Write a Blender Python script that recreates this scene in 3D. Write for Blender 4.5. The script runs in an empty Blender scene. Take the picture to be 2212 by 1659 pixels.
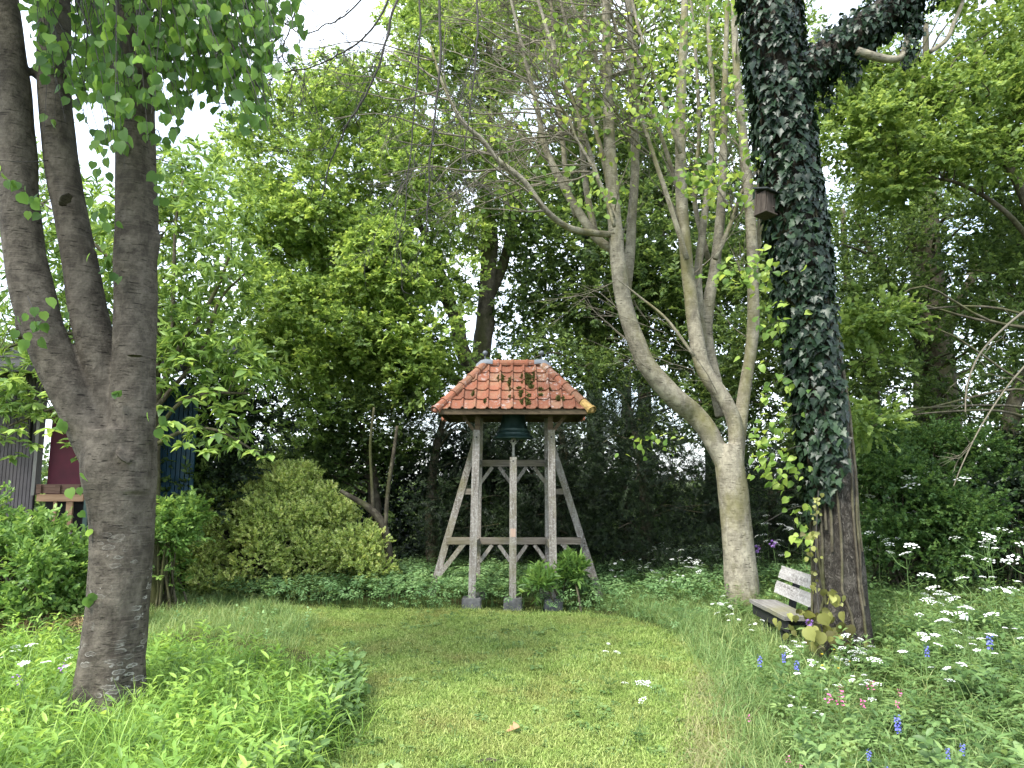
import bpy, bmesh, math, random
import numpy as np
from mathutils import Vector, Matrix, Euler

C = bpy.context.scene
COL = C.collection
RNG = np.random.default_rng(7)
random.seed(7)
R_ = math.radians

# ------------------------------------------------------------------ camera
EYE = np.array([0.0, 0.0, 1.7]); PITCH = R_(7.53); FPX = 1555.0; PW, PH = 2212.0, 1659.0
cam_d = bpy.data.cameras.new('camera'); cam = bpy.data.objects.new('camera', cam_d); COL.objects.link(cam)
cam.location = EYE; cam.rotation_euler = (R_(90) + PITCH, 0, 0)
cam_d.sensor_width = 36; cam_d.lens = 36 * FPX / PW; cam_d.clip_start = 0.05; cam_d.clip_end = 3000
C.camera = cam

# ------------------------------------------------------------------ sky, sun, exposure
SUN_EL, SUN_AZ = R_(54), R_(220)          # azimuth clockwise from +Y: high on the left, a little behind the camera
w = bpy.data.worlds.new('World'); C.world = w; w.use_nodes = True
nt = w.node_tree; nt.nodes.clear()
o_ = nt.nodes.new('ShaderNodeOutputWorld'); bg = nt.nodes.new('ShaderNodeBackground')
sky = nt.nodes.new('ShaderNodeTexSky'); sky.sky_type = 'NISHITA'; sky.sun_disc = False
sky.sun_elevation = SUN_EL; sky.sun_rotation = SUN_AZ
tc = nt.nodes.new('ShaderNodeTexCoord'); mp = nt.nodes.new('ShaderNodeMapping'); mp.inputs['Scale'].default_value = (1, 1, 2.2)
nz = nt.nodes.new('ShaderNodeTexNoise'); nz.inputs['Scale'].default_value = 2.2; nz.inputs['Detail'].default_value = 5
rp = nt.nodes.new('ShaderNodeMapRange'); rp.inputs[1].default_value = 0.36; rp.inputs[2].default_value = 0.66
rp.inputs[3].default_value = 0.40; rp.inputs[4].default_value = 0.97
mx = nt.nodes.new('ShaderNodeMix'); mx.data_type = 'RGBA'
mx.inputs['B'].default_value = (5.3, 5.7, 6.3, 1)          # white cloud sheet
nt.links.new(tc.outputs['Generated'], mp.inputs[0]); nt.links.new(mp.outputs[0], nz.inputs['Vector'])
nt.links.new(nz.outputs['Fac'], rp.inputs[0]); nt.links.new(rp.outputs[0], mx.inputs['Factor'])
nt.links.new(sky.outputs[0], mx.inputs['A']); nt.links.new(mx.outputs['Result'], bg.inputs[0])
bg.inputs[1].default_value = 0.10
nt.links.new(bg.outputs[0], o_.inputs[0])
sl = bpy.data.lights.new('sun', 'SUN'); sl.energy = 1.5; sl.angle = R_(14); sl.color = (1.0, 0.96, 0.88)
so = bpy.data.objects.new('sun', sl); COL.objects.link(so)
sd = Vector((math.sin(SUN_AZ) * math.cos(SUN_EL), math.cos(SUN_AZ) * math.cos(SUN_EL), math.sin(SUN_EL)))
so.rotation_euler = sd.to_track_quat('Z', 'Y').to_euler()
C.view_settings.view_transform = 'Standard'; C.view_settings.look = 'None'; C.view_settings.gamma = 1
C.view_settings.use_curve_mapping = False; C.view_settings.exposure = 2.35
C.render.engine = 'CYCLES'
C.cycles.max_bounces = 10; C.cycles.diffuse_bounces = 6; C.cycles.transmission_bounces = 7; C.cycles.glossy_bounces = 2
C.cycles.use_denoising = True

# ------------------------------------------------------------------ photograph -> place helpers
CP, SP = math.cos(PITCH), math.sin(PITCH)
FWD = np.array([0, CP, SP])
def at(px, py, Y):
    u = (px - PW / 2) / FPX; v = (PH / 2 - py) / FPX
    d = np.array([u, CP - v * SP, SP + v * CP])
    return EYE + d * (Y / d[1])
def ground(px, py, z=0.0):
    u = (px - PW / 2) / FPX; v = (PH / 2 - py) / FPX
    d = np.array([u, CP - v * SP, SP + v * CP])
    return EYE + d * ((z - EYE[2]) / d[2])
def mpp(p):                                   # metres per photo pixel at a point
    return float(np.dot(np.asarray(p) - EYE, FWD)) / FPX
def project(P):
    Q = np.asarray(P) - EYE
    dz = Q @ FWD; up = Q @ np.array([0, -SP, CP])
    return PW / 2 + FPX * Q[..., 0] / dz, PH / 2 - FPX * up / dz, dz
def sst(a, b, x):
    t = np.clip((x - a) / (b - a), 0, 1); return t * t * (3 - 2 * t)
def gh(x, y):
    x = np.asarray(x, float); y = np.asarray(y, float)
    return 0.025 * np.sin(1.3 * x + 0.7) * np.sin(0.9 * y + 1.1) + 0.012 * np.sin(3.1 * x + 1.7 * y) + 0.16 * sst(2.2, 4.2, x)
def inpoly(poly, x, y):
    poly = np.asarray(poly); x = np.asarray(x); y = np.asarray(y); r = np.zeros(x.shape, bool); n = len(poly)
    for i in range(n):
        x1, y1 = poly[i][:2]; x2, y2 = poly[(i + 1) % n][:2]
        if y1 == y2: continue
        c = ((y1 > y) != (y2 > y)) & (x < (x2 - x1) * (y - y1) / (y2 - y1) + x1)
        r ^= c
    return r
def gpoly(pts): return [ground(px, py)[:2] for px, py in pts]
def sample_poly(poly, n, rng=RNG):
    poly = np.asarray(poly); lo = poly.min(0); hi = poly.max(0); out = np.zeros((0, 2))
    while len(out) < n:
        q = lo + rng.random((n * 2, 2)) * (hi - lo)
        out = np.vstack([out, q[inpoly(poly, q[:, 0], q[:, 1])]])
    return out[:n]

# ------------------------------------------------------------------ objects
def thing(name, label, cat, loc=(0, 0, 0), group=None):
    o = bpy.data.objects.new(name, None); COL.objects.link(o); o.location = Vector([float(v) for v in loc]); o.empty_display_size = 0.1
    o['label'] = label; o['category'] = cat
    if group: o['group'] = group
    return o
def world_loc(o):
    v = Vector((0, 0, 0))
    while o: v = v + o.location; o = o.parent
    return np.array(v)
def mesh_np(name, V, F, mat, tint=None, smooth=False):
    """V (n,3); F list of faces, or array (m,k)"""
    me = bpy.data.meshes.new(name)
    V = np.asarray(V, np.float32)
    if isinstance(F, np.ndarray):
        m, k = F.shape
        me.vertices.add(len(V)); me.vertices.foreach_set('co', V.ravel())
        me.loops.add(m * k); me.loops.foreach_set('vertex_index', F.astype(np.int32).ravel())
        me.polygons.add(m); me.polygons.foreach_set('loop_start', np.arange(0, m * k, k, dtype=np.int32))
        me.update(calc_edges=True)
    else:
        me.from_pydata([tuple(map(float, v)) for v in V], [], [tuple(int(i) for i in f) for f in F]); me.update()
    if mat: me.materials.append(mat)
    if tint is not None:
        a = me.attributes.new('tint', 'FLOAT', 'POINT'); a.data.foreach_set('value', np.asarray(tint, np.float32))
    if smooth: me.polygons.foreach_set('use_smooth', np.ones(len(me.polygons), bool))
    return me
def put(name, me, parent=None, kind=None, label=None, loc=None, rot=None, scale=None):
    o = bpy.data.objects.new(name, me); COL.objects.link(o)
    if parent: o.parent = parent
    if kind: o['kind'] = kind
    if label: o['label'] = label
    if loc is not None: o.location = Vector([float(v) for v in loc])
    if rot is not None: o.rotation_euler = rot
    if scale is not None: o.scale = (scale, scale, scale) if np.isscalar(scale) else scale
    return o
def part(name, V, F, mat, parent=None, tint=None, smooth=False, kind=None, label=None):
    V = np.asarray(V, float)
    if parent: V = V - world_loc(parent)
    return put(name, mesh_np(name, V, F, mat, tint, smooth), parent, kind, label)
def tag(o, label, cat, group=None):
    o['label'] = label; o['category'] = cat
    if group: o['group'] = group
    return o

# ------------------------------------------------------------------ geometry pieces
def box(c, s, rot=None):
    h = np.array(s) / 2
    V = np.array([[x, y, z] for x in (-1, 1) for y in (-1, 1) for z in (-1, 1)], float) * h
    if rot is not None: V = V @ np.array(rot).T
    F = [(0, 1, 3, 2), (4, 6, 7, 5), (0, 4, 5, 1), (2, 3, 7, 6), (0, 2, 6, 4), (1, 5, 7, 3)]
    return V + np.array(c), F
def bevel_mesh(name, V, F, mat, w=0.006, seg=1):
    bm = bmesh.new(); vs = [bm.verts.new(tuple(map(float, v))) for v in V]
    for f in F: bm.faces.new([vs[i] for i in f])
    bmesh.ops.recalc_face_normals(bm, faces=bm.faces)
    if w: bmesh.ops.bevel(bm, geom=bm.edges[:], offset=w, segments=seg, affect='EDGES', clamp_overlap=True)
    me = bpy.data.meshes.new(name); bm.to_mesh(me); bm.free(); me.materials.append(mat); return me
def beam(name, a, b, wd, hg, mat, parent, side=(0, 1, 0), bev=0.006, rough=0.0, label=None):
    """squared timber from a to b; wd across, hg along 'side'"""
    a = np.array(a, float); b = np.array(b, float); d = b - a; L = np.linalg.norm(d); d /= L
    s = np.array(side, float); s -= d * (s @ d); s /= np.linalg.norm(s); t = np.cross(d, s)
    n = max(2, int(L / 0.25)); V = []; F = []
    for i in range(n + 1):
        c = a + d * L * i / n
        for (p, q) in ((-1, -1), (1, -1), (1, 1), (-1, 1)):
            j = RNG.normal(0, 0.0016, 3) if 0 < i < n else 0
            V.append(c + t * p * wd / 2 + s * q * hg / 2 + j)
    for i in range(n):
        for k in range(4):
            F.append((4 * i + k, 4 * i + (k + 1) % 4, 4 * i + 4 + (k + 1) % 4, 4 * i + 4 + k))
    F.append((3, 2, 1, 0)); m = 4 * n; F.append((m, m + 1, m + 2, m + 3))
    V = np.array(V)
    if parent: V = V - world_loc(parent)
    me = bevel_mesh(name, V, F, mat, 0)
    o = put(name, me, parent, label=label)
    return o
def catmull(P, n):
    P = np.asarray(P, float); Q = np.vstack([2 * P[0] - P[1], P, 2 * P[-1] - P[-2]]); out = []
    for i in range(1, len(Q) - 2):
        p0, p1, p2, p3 = Q[i - 1], Q[i], Q[i + 1], Q[i + 2]
        for t in np.linspace(0, 1, n, endpoint=False):
            out.append(0.5 * ((2 * p1) + (-p0 + p2) * t + (2 * p0 - 5 * p1 + 4 * p2 - p3) * t * t + (-p0 + 3 * p1 - 3 * p2 + p3) * t ** 3))
    out.append(P[-1]); return np.array(out)
def tube(P, Rr, seg=6, cap=True, lump=0.0, rng=RNG, flute=0.0):
    P = np.asarray(P, float); Rr = np.asarray(Rr, float); n = len(P)
    T = np.gradient(P, axis=0); T /= np.linalg.norm(T, axis=1)[:, None] + 1e-9
    ref = np.array([0, 1, 0.0]) if abs(T[0][1]) < 0.8 else np.array([1, 0, 0.0])
    U = np.zeros_like(P); u = np.cross(T[0], ref); u /= np.linalg.norm(u)
    for i in range(n):
        u = u - T[i] * (u @ T[i]); u /= np.linalg.norm(u) + 1e-9; U[i] = u
    W = np.cross(T, U)
    a = np.arange(seg) / seg * 2 * math.pi
    rad = Rr[:, None] * np.ones(seg)
    if lump:
        s = np.concatenate([[0], np.cumsum(np.linalg.norm(np.diff(P, axis=0), axis=1))])
        for k in range(7):
            fa = rng.integers(0, 5); fs = rng.uniform(1, 14); ph = rng.uniform(0, 6.28, 2)
            rad = rad * (1 + lump / (1 + 0.15 * fs) * np.sin(fa * a[None, :] + ph[0] + 1.5 * np.sin(fs * s[:, None] + ph[1])))
    V = P[:, None, :] + rad[..., None] * (np.cos(a)[None, :, None] * U[:, None, :] + np.sin(a)[None, :, None] * W[:, None, :])
    i, k = np.meshgrid(np.arange(n - 1), np.arange(seg), indexing='ij'); k2 = (k + 1) % seg
    F = np.stack([i * seg + k, i * seg + k2, (i + 1) * seg + k2, (i + 1) * seg + k], -1).reshape(-1, 4)
    V = V.reshape(-1, 3)
    if cap:
        V = np.vstack([V, P[0], P[-1]]); c0, c1 = len(V) - 2, len(V) - 1
        kk = np.arange(seg); k3 = (kk + 1) % seg; b = (n - 1) * seg
        F = np.vstack([F, np.stack([k3, kk, np.full(seg, c0), np.full(seg, c0)], -1), np.stack([b + kk, b + k3, np.full(seg, c1), np.full(seg, c1)], -1)])
    return V, F
def fix_quads(F):          # degenerate quads (caps) -> list of tuples
    return [tuple(f[:3]) if f[2] == f[3] else tuple(f) for f in F.tolist()]
def tubes(lst, seg=5):
    Vs, Fs, n = [], [], 0
    for P, r in lst:
        V, F = tube(P, r, seg, cap=False); Vs.append(V); Fs.append(F + n); n += len(V)
    return np.vstack(Vs), np.vstack(Fs)
def grow(start, d, L, r0, depth, out, droop=0.0, wob=0.18, nch=4, ang=0.7, rng=RNG, ratio=0.55, tend=0.25, n=7):
    d = np.array(d, float); d /= np.linalg.norm(d); p = np.array(start, float); P = [p]; ds = [d]; st = L / n
    for i in range(n):
        d = d + rng.normal(0, wob, 3) + np.array([0, 0, droop]); d /= np.linalg.norm(d); p = p + d * st; P.append(p); ds.append(d)
    P = np.array(P); r = r0 * np.linspace(1, tend, n + 1)
    out.append((P, r))
    if depth > 0:
        for _ in range(nch):
            i = rng.integers(1, n); q = rng.normal(0, 1, 3); q -= ds[i] * (q @ ds[i]); q /= np.linalg.norm(q)
            a = rng.uniform(0.5, 1.2) * ang
            grow(P[i], ds[i] * math.cos(a) + q * math.sin(a), L * ratio * rng.uniform(0.6, 1.15), max(r[i] * 0.62, 0.0028), depth - 1, out, droop, wob, nch, ang, rng, ratio, tend, max(4, n - 1))
    return out

# leaf outlines: local +X along the leaf, normal +Z
def leaf_shape(kind):
    if kind == 'oval':
        o = [(0, 0), (.25, .2), (.6, .24), (1, 0), (.6, -.24), (.25, -.2)]
    elif kind == 'round':
        o = [(0, 0), (.15, .32), (.55, .42), (1, 0), (.55, -.42), (.15, -.32)]
    elif kind == 'lance':
        o = [(0, 0), (.25, .11), (.6, .12), (1, 0), (.6, -.12), (.25, -.11)]
    elif kind == 'needle':
        o = [(0, 0), (.5, .07), (1, 0), (.5, -.07)]
    elif kind == 'oak':
        o = [(0, 0), (.2, .12), (.34, .08), (.45, .26), (.56, .14), (.72, .34), (.95, .12), (1, 0), (.95, -.12), (.72, -.34), (.56, -.14), (.45, -.26), (.34, -.08), (.2, -.12)]
    elif kind == 'maple':
        o = [(0, 0), (.1, .3), (.3, .25), (.42, .5), (.62, .2), (1, 0), (.62, -.2), (.42, -.5), (.3, -.25), (.1, -.3)]
    elif kind == 'lime':
        o = [(0, 0), (-.07, .18), (.05, .41), (.32, .50), (.62, .42), (.84, .19), (1.04, .02), (.86, -.15), (.66, -.38), (.36, -.47), (.08, -.36), (-.04, -.16)]
    elif kind == 'ivy':
        o = [(0, 0), (-.12, .22), (.12, .52), (.3, .3), (.5, .36), (.62, .2), (1, 0), (.62, -.2), (.5, -.36), (.3, -.3), (.12, -.52), (-.12, -.22)]
    o = np.array(o, float); n = len(o)
    fold = 0.35 if kind not in ('lime', 'ivy') else 0.22
    V = np.zeros((n + 1, 3)); V[:n, :2] = o; V[:n, 2] = np.abs(o[:, 1]) * fold - 0.16 * o[:, 0] ** 2
    V[n] = (0.45, 0, -0.03)
    F = np.array([(n, i, (i + 1) % n) for i in range(n)])
    return V, F
def rotx(axis_x, zref, roll=None, rng=RNG):
    """(n,3) x axes + z references -> (n,3,3) rotation matrices (columns X,Y,Z)"""
    X = axis_x / (np.linalg.norm(axis_x, axis=1)[:, None] + 1e-9)
    Z = zref - X * np.sum(X * zref, 1)[:, None]; Z /= np.linalg.norm(Z, axis=1)[:, None] + 1e-9
    Y = np.cross(Z, X)
    if roll is not None:
        c, s = np.cos(roll)[:, None], np.sin(roll)[:, None]
        Y, Z = Y * c + Z * s, Z * c - Y * s
    return np.stack([X, Y, Z], -1)
def stack(T, P, R, S, trand=None, idx=None, rng=RNG):
    """realise templates T=[(V,F,tint)] at P with rotations R, scales S"""
    n = len(P); S = np.asarray(S)
    if idx is None: idx = rng.integers(0, len(T), n)
    if trand is None: trand = rng.random(n)
    Vs, Fs, Ts, off = [], [], [], 0
    for k, (V, F, t) in enumerate(T):
        m = np.where(idx == k)[0]
        if not len(m): continue
        W = np.einsum('nij,vj->nvi', R[m], V) * S[m][:, None, None] + P[m][:, None, :]
        Vs.append(W.reshape(-1, 3)); Fs.append((F[None] + (np.arange(len(m)) * len(V))[:, None, None]).reshape(-1, 3) + off)
        Ts.append((t[None, :] + trand[m][:, None]).ravel()); off += len(m) * len(V)
    return np.vstack(Vs), np.vstack(Fs), np.concatenate(Ts)
def sprig(kind, n, L, size, spread=0.9, rng=RNG, whorl=False, twig=True, flat=0.5, up=0.2):
    """a twig along +X carrying n leaves; L twig length, size leaf length"""
    V0, F0 = leaf_shape(kind); P = np.zeros((n, 3)); A = np.zeros((n, 3))
    t = rng.uniform(0.1, 1, n) if not whorl else rng.uniform(0.75, 1, n)
    P[:, 0] = t * L; ph = rng.uniform(0, 6.28, n)
    A[:, 0] = rng.uniform(0.3, 1.0, n); A[:, 1] = np.cos(ph) * spread; A[:, 2] = np.sin(ph) * spread * flat + up
    Z = rng.normal(0, 0.35, (n, 3)) + np.array([0, 0, 1])
    Rm = rotx(A, Z); S = size * rng.uniform(0.7, 1.2, n)
    tt = rng.random(n)
    V = (np.einsum('nij,vj->nvi', Rm, V0) * S[:, None, None] + P[:, None, :]).reshape(-1, 3)
    F = (F0[None] + (np.arange(n) * len(V0))[:, None, None]).reshape(-1, 3)
    T = np.repeat(tt, len(V0))
    if twig:
        b = len(V); r = L * 0.012
        V = np.vstack([V, [[0, -r, 0], [0, r, 0], [L, 0, 0]]]); F = np.vstack([F, [[b, b + 1, b + 2]]]); T = np.concatenate([T, [0, 0, 0]])
    return V, F, T
def euler_of(Rm):            # (n,3,3) -> (n,3) XYZ eulers
    sy = np.sqrt(Rm[:, 0, 0] ** 2 + Rm[:, 1, 0] ** 2)
    return np.stack([np.arctan2(Rm[:, 2, 1], Rm[:, 2, 2]), np.arctan2(-Rm[:, 2, 0], sy), np.arctan2(Rm[:, 1, 0], Rm[:, 0, 0])], -1)

# ---- geometry-nodes scatter for the things nobody could count
def scatter(name, T, P, Rm, S, mat, parent=None, kind='stuff', rng=RNG, smooth=False):
    me = mesh_np(name, np.asarray(P), np.zeros((0, 3), int) if False else [], None)
    n = len(P)
    a = me.attributes.new('rot', 'FLOAT_VECTOR', 'POINT'); a.data.foreach_set('vector', euler_of(Rm).astype(np.float32).ravel())
    a = me.attributes.new('scl', 'FLOAT', 'POINT'); a.data.foreach_set('value', np.asarray(S, np.float32))
    a = me.attributes.new('idx', 'INT', 'POINT'); a.data.foreach_set('value', rng.integers(0, len(T), n).astype(np.int32))
    a = me.attributes.new('itint', 'FLOAT', 'POINT'); a.data.foreach_set('value', rng.random(n).astype(np.float32))
    o = put(name, me, parent, kind)
    g = bpy.data.node_groups.new(name + '_nodes', 'GeometryNodeTree')
    g.interface.new_socket('Geometry', in_out='INPUT', socket_type='NodeSocketGeometry')
    g.interface.new_socket('Geometry', in_out='OUTPUT', socket_type='NodeSocketGeometry')
    gi = g.nodes.new('NodeGroupInput'); go = g.nodes.new('NodeGroupOutput')
    ip = g.nodes.new('GeometryNodeInstanceOnPoints'); ip.inputs['Pick Instance'].default_value = True
    jn = g.nodes.new('GeometryNodeJoinGeometry')
    for k, (V, F, t) in enumerate(T):
        tm = mesh_np(name + '_piece', V, F, mat, t, smooth); to = bpy.data.objects.new(name + '_piece', tm)
        oi = g.nodes.new('GeometryNodeObjectInfo'); oi.inputs[0].default_value = to
        gt = g.nodes.new('GeometryNodeGeometryToInstance')
        g.links.new(oi.outputs['Geometry'], gt.inputs[0]); g.links.new(gt.outputs[0], jn.inputs[0])
    def na(nm, ty):
        q = g.nodes.new('GeometryNodeInputNamedAttribute'); q.data_type = ty; q.inputs[0].default_value = nm; return q.outputs[0]
    g.links.new(gi.outputs[0], ip.inputs['Points']); g.links.new(jn.outputs[0], ip.inputs['Instance'])
    e2r = g.nodes.new('FunctionNodeEulerToRotation'); g.links.new(na('rot', 'FLOAT_VECTOR'), e2r.inputs[0]); g.links.new(e2r.outputs[0], ip.inputs['Rotation'])
    g.links.new(na('scl', 'FLOAT'), ip.inputs['Scale']); g.links.new(na('idx', 'INT'), ip.inputs['Instance Index'])
    g.links.new(ip.outputs[0], go.inputs[0])
    md = o.modifiers.new('scatter', 'NODES'); md.node_group = g
    return o

# ------------------------------------------------------------------ materials
class MT:
    def __init__(s, name):
        s.m = bpy.data.materials.new(name); s.m.use_nodes = True; s.t = s.m.node_tree; s.t.nodes.clear()
        s.out = s.n('ShaderNodeOutputMaterial')
    def n(s, ty, **k):
        q = s.t.nodes.new(ty)
        for a, b in k.items(): setattr(q, a, b)
        return q
    def l(s, a, b): s.t.links.new(a, b)
    def pos(s, sc=(1, 1, 1)):
        g = s.n('ShaderNodeNewGeometry'); m = s.n('ShaderNodeMapping'); m.inputs['Scale'].default_value = sc
        s.l(g.outputs['Position'], m.inputs[0]); return m.outputs[0]
    def noise(s, scale, vec=None, detail=4, rough=0.6, dist=0.0):
        q = s.n('ShaderNodeTexNoise'); q.inputs['Scale'].default_value = scale; q.inputs['Detail'].default_value = detail
        q.inputs['Roughness'].default_value = rough; q.inputs['Distortion'].default_value = dist
        s.l(vec if vec is not None else s.pos(), q.inputs['Vector']); return q.outputs['Fac']
    def ramp(s, fac, stops, interp='LINEAR'):
        q = s.n('ShaderNodeValToRGB'); q.color_ramp.interpolation = interp; e = q.color_ramp.elements
        while len(e) < len(stops): e.new(0.5)
        for i, (p, c) in enumerate(stops): e[i].position = p; e[i].color = (*c, 1) if len(c) == 3 else c
        s.l(fac, q.inputs[0]); return q.outputs[0]
    def rng(s, fac, a, b, c=0.0, d=1.0):
        q = s.n('ShaderNodeMapRange'); q.inputs[1].default_value = a; q.inputs[2].default_value = b; q.inputs[3].default_value = c; q.inputs[4].default_value = d
        s.l(fac, q.inputs[0]); return q.outputs[0]
    def mix(s, fac, a, b, mode='MIX'):
        q = s.n('ShaderNodeMix', data_type='RGBA', blend_type=mode)
        for sock, v in (('Factor', fac), ('A', a), ('B', b)):
            if isinstance(v, (int, float)): q.inputs[sock].default_value = v
            elif isinstance(v, tuple): q.inputs[sock].default_value = (*v, 1)
            else: s.l(v, q.inputs[sock])
        return q.outputs['Result']
    def math(s, op, a, b=0.0):
        q = s.n('ShaderNodeMath', operation=op)
        for i, v in enumerate((a, b)):
            if isinstance(v, (int, float)): q.inputs[i].default_value = v
            else: s.l(v, q.inputs[i])
        return q.outputs[0]
    def attr(s, nm, ty='GEOMETRY'):
        q = s.n('ShaderNodeAttribute', attribute_name=nm, attribute_type=ty); return q.outputs['Fac']
    def bump(s, h, strength=0.5, dist=0.01):
        q = s.n('ShaderNodeBump'); q.inputs['Strength'].default_value = strength; q.inputs['Distance'].default_value = dist
        s.l(h, q.inputs['Height']); return q.outputs[0]
    def bsdf(s, col, rough=0.7, normal=None, spec=0.3, metal=0.0):
        q = s.n('ShaderNodeBsdfPrincipled')
        if isinstance(col, tuple): q.inputs['Base Color'].default_value = (*col, 1)
        else: s.l(col, q.inputs['Base Color'])
        if isinstance(rough, (int, float)): q.inputs['Roughness'].default_value = rough
        else: s.l(rough, q.inputs['Roughness'])
        q.inputs['Specular IOR Level'].default_value = spec; q.inputs['Metallic'].default_value = metal
        if normal is not None: s.l(normal, q.inputs['Normal'])
        return q.outputs[0]
    def end(s, sh): s.l(sh, s.out.inputs[0]); return s.m
def leaf_mat(name, dark, mid, light, trans=0.4, rough=0.5, spec=0.3, inst=False, tcol=None, vary=0.35, gain=1.5, nscale=0.9, boost=1.2):
    m = MT(name); t = m.attr('tint'); dark, mid, light = [tuple(min(.8, (v * .88 + .12 * (q[0] + q[1]) * .5) * boost) for v in q) for q in (dark, mid, light)]
    t = m.math('ADD', m.math('MULTIPLY', t, 0.5), m.math('MULTIPLY', m.attr('itint', 'INSTANCER'), 0.5))
    nz = m.noise(nscale, detail=2); t = m.math('ADD', t, m.math('MULTIPLY', m.math('SUBTRACT', nz, 0.5), 1.3 * vary))
    col = m.ramp(t, [(0.08, dark), (0.5, mid), (0.92, light)])
    tc_ = m.mix(1.0, col, tcol or (gain * 1.12, gain, gain * 0.75), 'MULTIPLY')
    tr = m.n('ShaderNodeBsdfTranslucent'); m.l(tc_, tr.inputs[0])
    p = m.bsdf(col, rough, spec=spec)
    ms = m.n('ShaderNodeMixShader'); ms.inputs[0].default_value = trans; m.l(p, ms.inputs[1]); m.l(tr.outputs[0], ms.inputs[2])
    return m.end(ms.outputs[0])
def bark_mat(name, dark, mid, light, vscale=(14, 14, 3), bump=0.6, dist=0.02, moss=None, lichen=None, lentic=False, lich_z=None, ridge=None):
    m = MT(name)
    n1 = m.noise(1.0, m.pos(vscale), 6, 0.65, 0.4); n2 = m.noise(2.2, None, 3); n3 = m.noise(60, None, 3)
    if ridge:
        rn = m.noise(1.0, m.pos(ridge), 5, 0.65, 2.2); rg_ = m.math('ABSOLUTE', m.math('SUBTRACT', m.math('MULTIPLY', rn, 2.0), 1.0)); n1 = m.math('ADD', m.math('MULTIPLY', m.rng(rg_, 0.0, 0.30), 0.6), m.math('MULTIPLY', n1, 0.4))
    f = m.math('ADD', m.math('MULTIPLY', n1, 0.6), m.math('MULTIPLY', n2, 0.4))
    col = m.ramp(f, [(0.28, dark), (0.48, mid), (0.70, light)])
    col = m.mix(m.rng(n3, 0.35, 0.75, 0, 0.45), col, tuple(0.45 * c for c in mid)); n5 = m.noise(9, None, 5, 0.7); col = m.mix(m.rng(n5, 0.45, 0.68, 0, 0.7), col, tuple(1.35 * c for c in light)); n6 = m.noise(1.0, m.pos((7, 7, 2.2)), 4, .65); col = m.mix(m.rng(n6, 0.52, 0.66, 0, 0.6), col, dark)
    h = m.math('ADD', n1, m.math('ADD', m.math('MULTIPLY', n3, 0.35), m.math('MULTIPLY', m.noise(14, None, 4, 0.7), 0.6)))
    if lentic:
        q = m.noise(1.0, m.pos((11, 11, 75)), 3, 0.5, 0.2); k = m.rng(q, 0.62, 0.70)
        col = m.mix(m.math('MULTIPLY', k, 0.75), col, tuple(0.25 * c for c in dark)); h = m.math('SUBTRACT', h, m.math('MULTIPLY', k, 0.5))
        q2 = m.noise(1.0, m.pos((5, 5, 130)), 2, 0.5); col = m.mix(m.rng(q2, 0.56, 0.7, 0, 0.4), col, tuple(1.25 * c for c in light))
    if lichen:
        v = m.n('ShaderNodeTexVoronoi', feature='F1'); v.inputs['Scale'].default_value = 1.0; v.inputs['Randomness'].default_value = 1.0
        dn = m.n('ShaderNodeTexNoise'); dn.inputs['Scale'].default_value = 30; ps = m.pos((9, 9, 24)); m.l(m.pos(), dn.inputs['Vector'])
        va = m.n('ShaderNodeVectorMath', operation='ADD'); m.l(ps, va.inputs[0])
        sc = m.n('ShaderNodeVectorMath', operation='SCALE'); m.l(dn.outputs['Color'], sc.inputs[0]); sc.inputs['Scale'].default_value = 0.55; m.l(sc.outputs[0], va.inputs[1])
        m.l(va.outputs[0], v.inputs['Vector']); d = v.outputs['Distance']
        ring = m.math('MULTIPLY', m.rng(d, 0.30, 0.34), m.rng(d, 0.43, 0.38)); fill = m.rng(d, 0.40, 0.30, 0, 0.18)
        msk = m.rng(m.noise(3.5, None, 2), 0.50, 0.58)
        if lich_z:
            sx = m.n('ShaderNodeSeparateXYZ'); g = m.n('ShaderNodeNewGeometry'); m.l(g.outputs['Position'], sx.inputs[0])
            msk = m.math('MULTIPLY', msk, m.rng(sx.outputs[2], lich_z[1], lich_z[0]))
        col = m.mix(m.math('MULTIPLY', m.math('MAXIMUM', ring, fill), msk), col, lichen)
    if moss:
        k = m.rng(m.noise(1.6, m.pos((1.5, 1.5, 0.7)), 5), 0.47, 0.66, 0, 0.7); col = m.mix(k, col, moss)
    return m.end(m.bsdf(col, 0.85, m.bump(h, bump, dist), 0.2))
def wood_mat(name, dark, mid, light, axis=2, spots=None, green=None, sc=1.0):
    m = MT(name); s = [26 * sc, 26 * sc, 26 * sc]; s[axis] = 1.6 * sc
    g = m.noise(1.0, m.pos(tuple(s)), 6, 0.65, 0.3); s2 = [120, 120, 120]; s2[axis] = 5; g2 = m.noise(1.0, m.pos(tuple(s2)), 3, 0.6)
    f = m.math('ADD', m.math('MULTIPLY', g, 0.6), m.math('MULTIPLY', g2, 0.4))
    col = m.ramp(f, [(0.33, dark), (0.48, mid), (0.66, light)])
    if spots: col = m.mix(m.rng(m.noise(34, None, 4, 0.7), 0.50, 0.60, 0, 0.75), col, spots)
    if green: col = m.mix(m.rng(m.noise(2.0, None, 4), 0.50, 0.68, 0, 0.65), col, green)
    return m.end(m.bsdf(col, 0.85, m.bump(f, 0.5, 0.006), 0.2))
def plain(name, col, rough=0.7, var=0.25, scale=12, bump=0.2, spec=0.3, metal=0.0):
    m = MT(name); n = m.noise(scale, None, 4)
    c = m.ramp(n, [(0.3, tuple(x * (1 - var) for x in col)), (0.7, tuple(min(1, x * (1 + var)) for x in col))])
    return m.end(m.bsdf(c, rough, m.bump(n, bump, 0.005), spec, metal))

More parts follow.
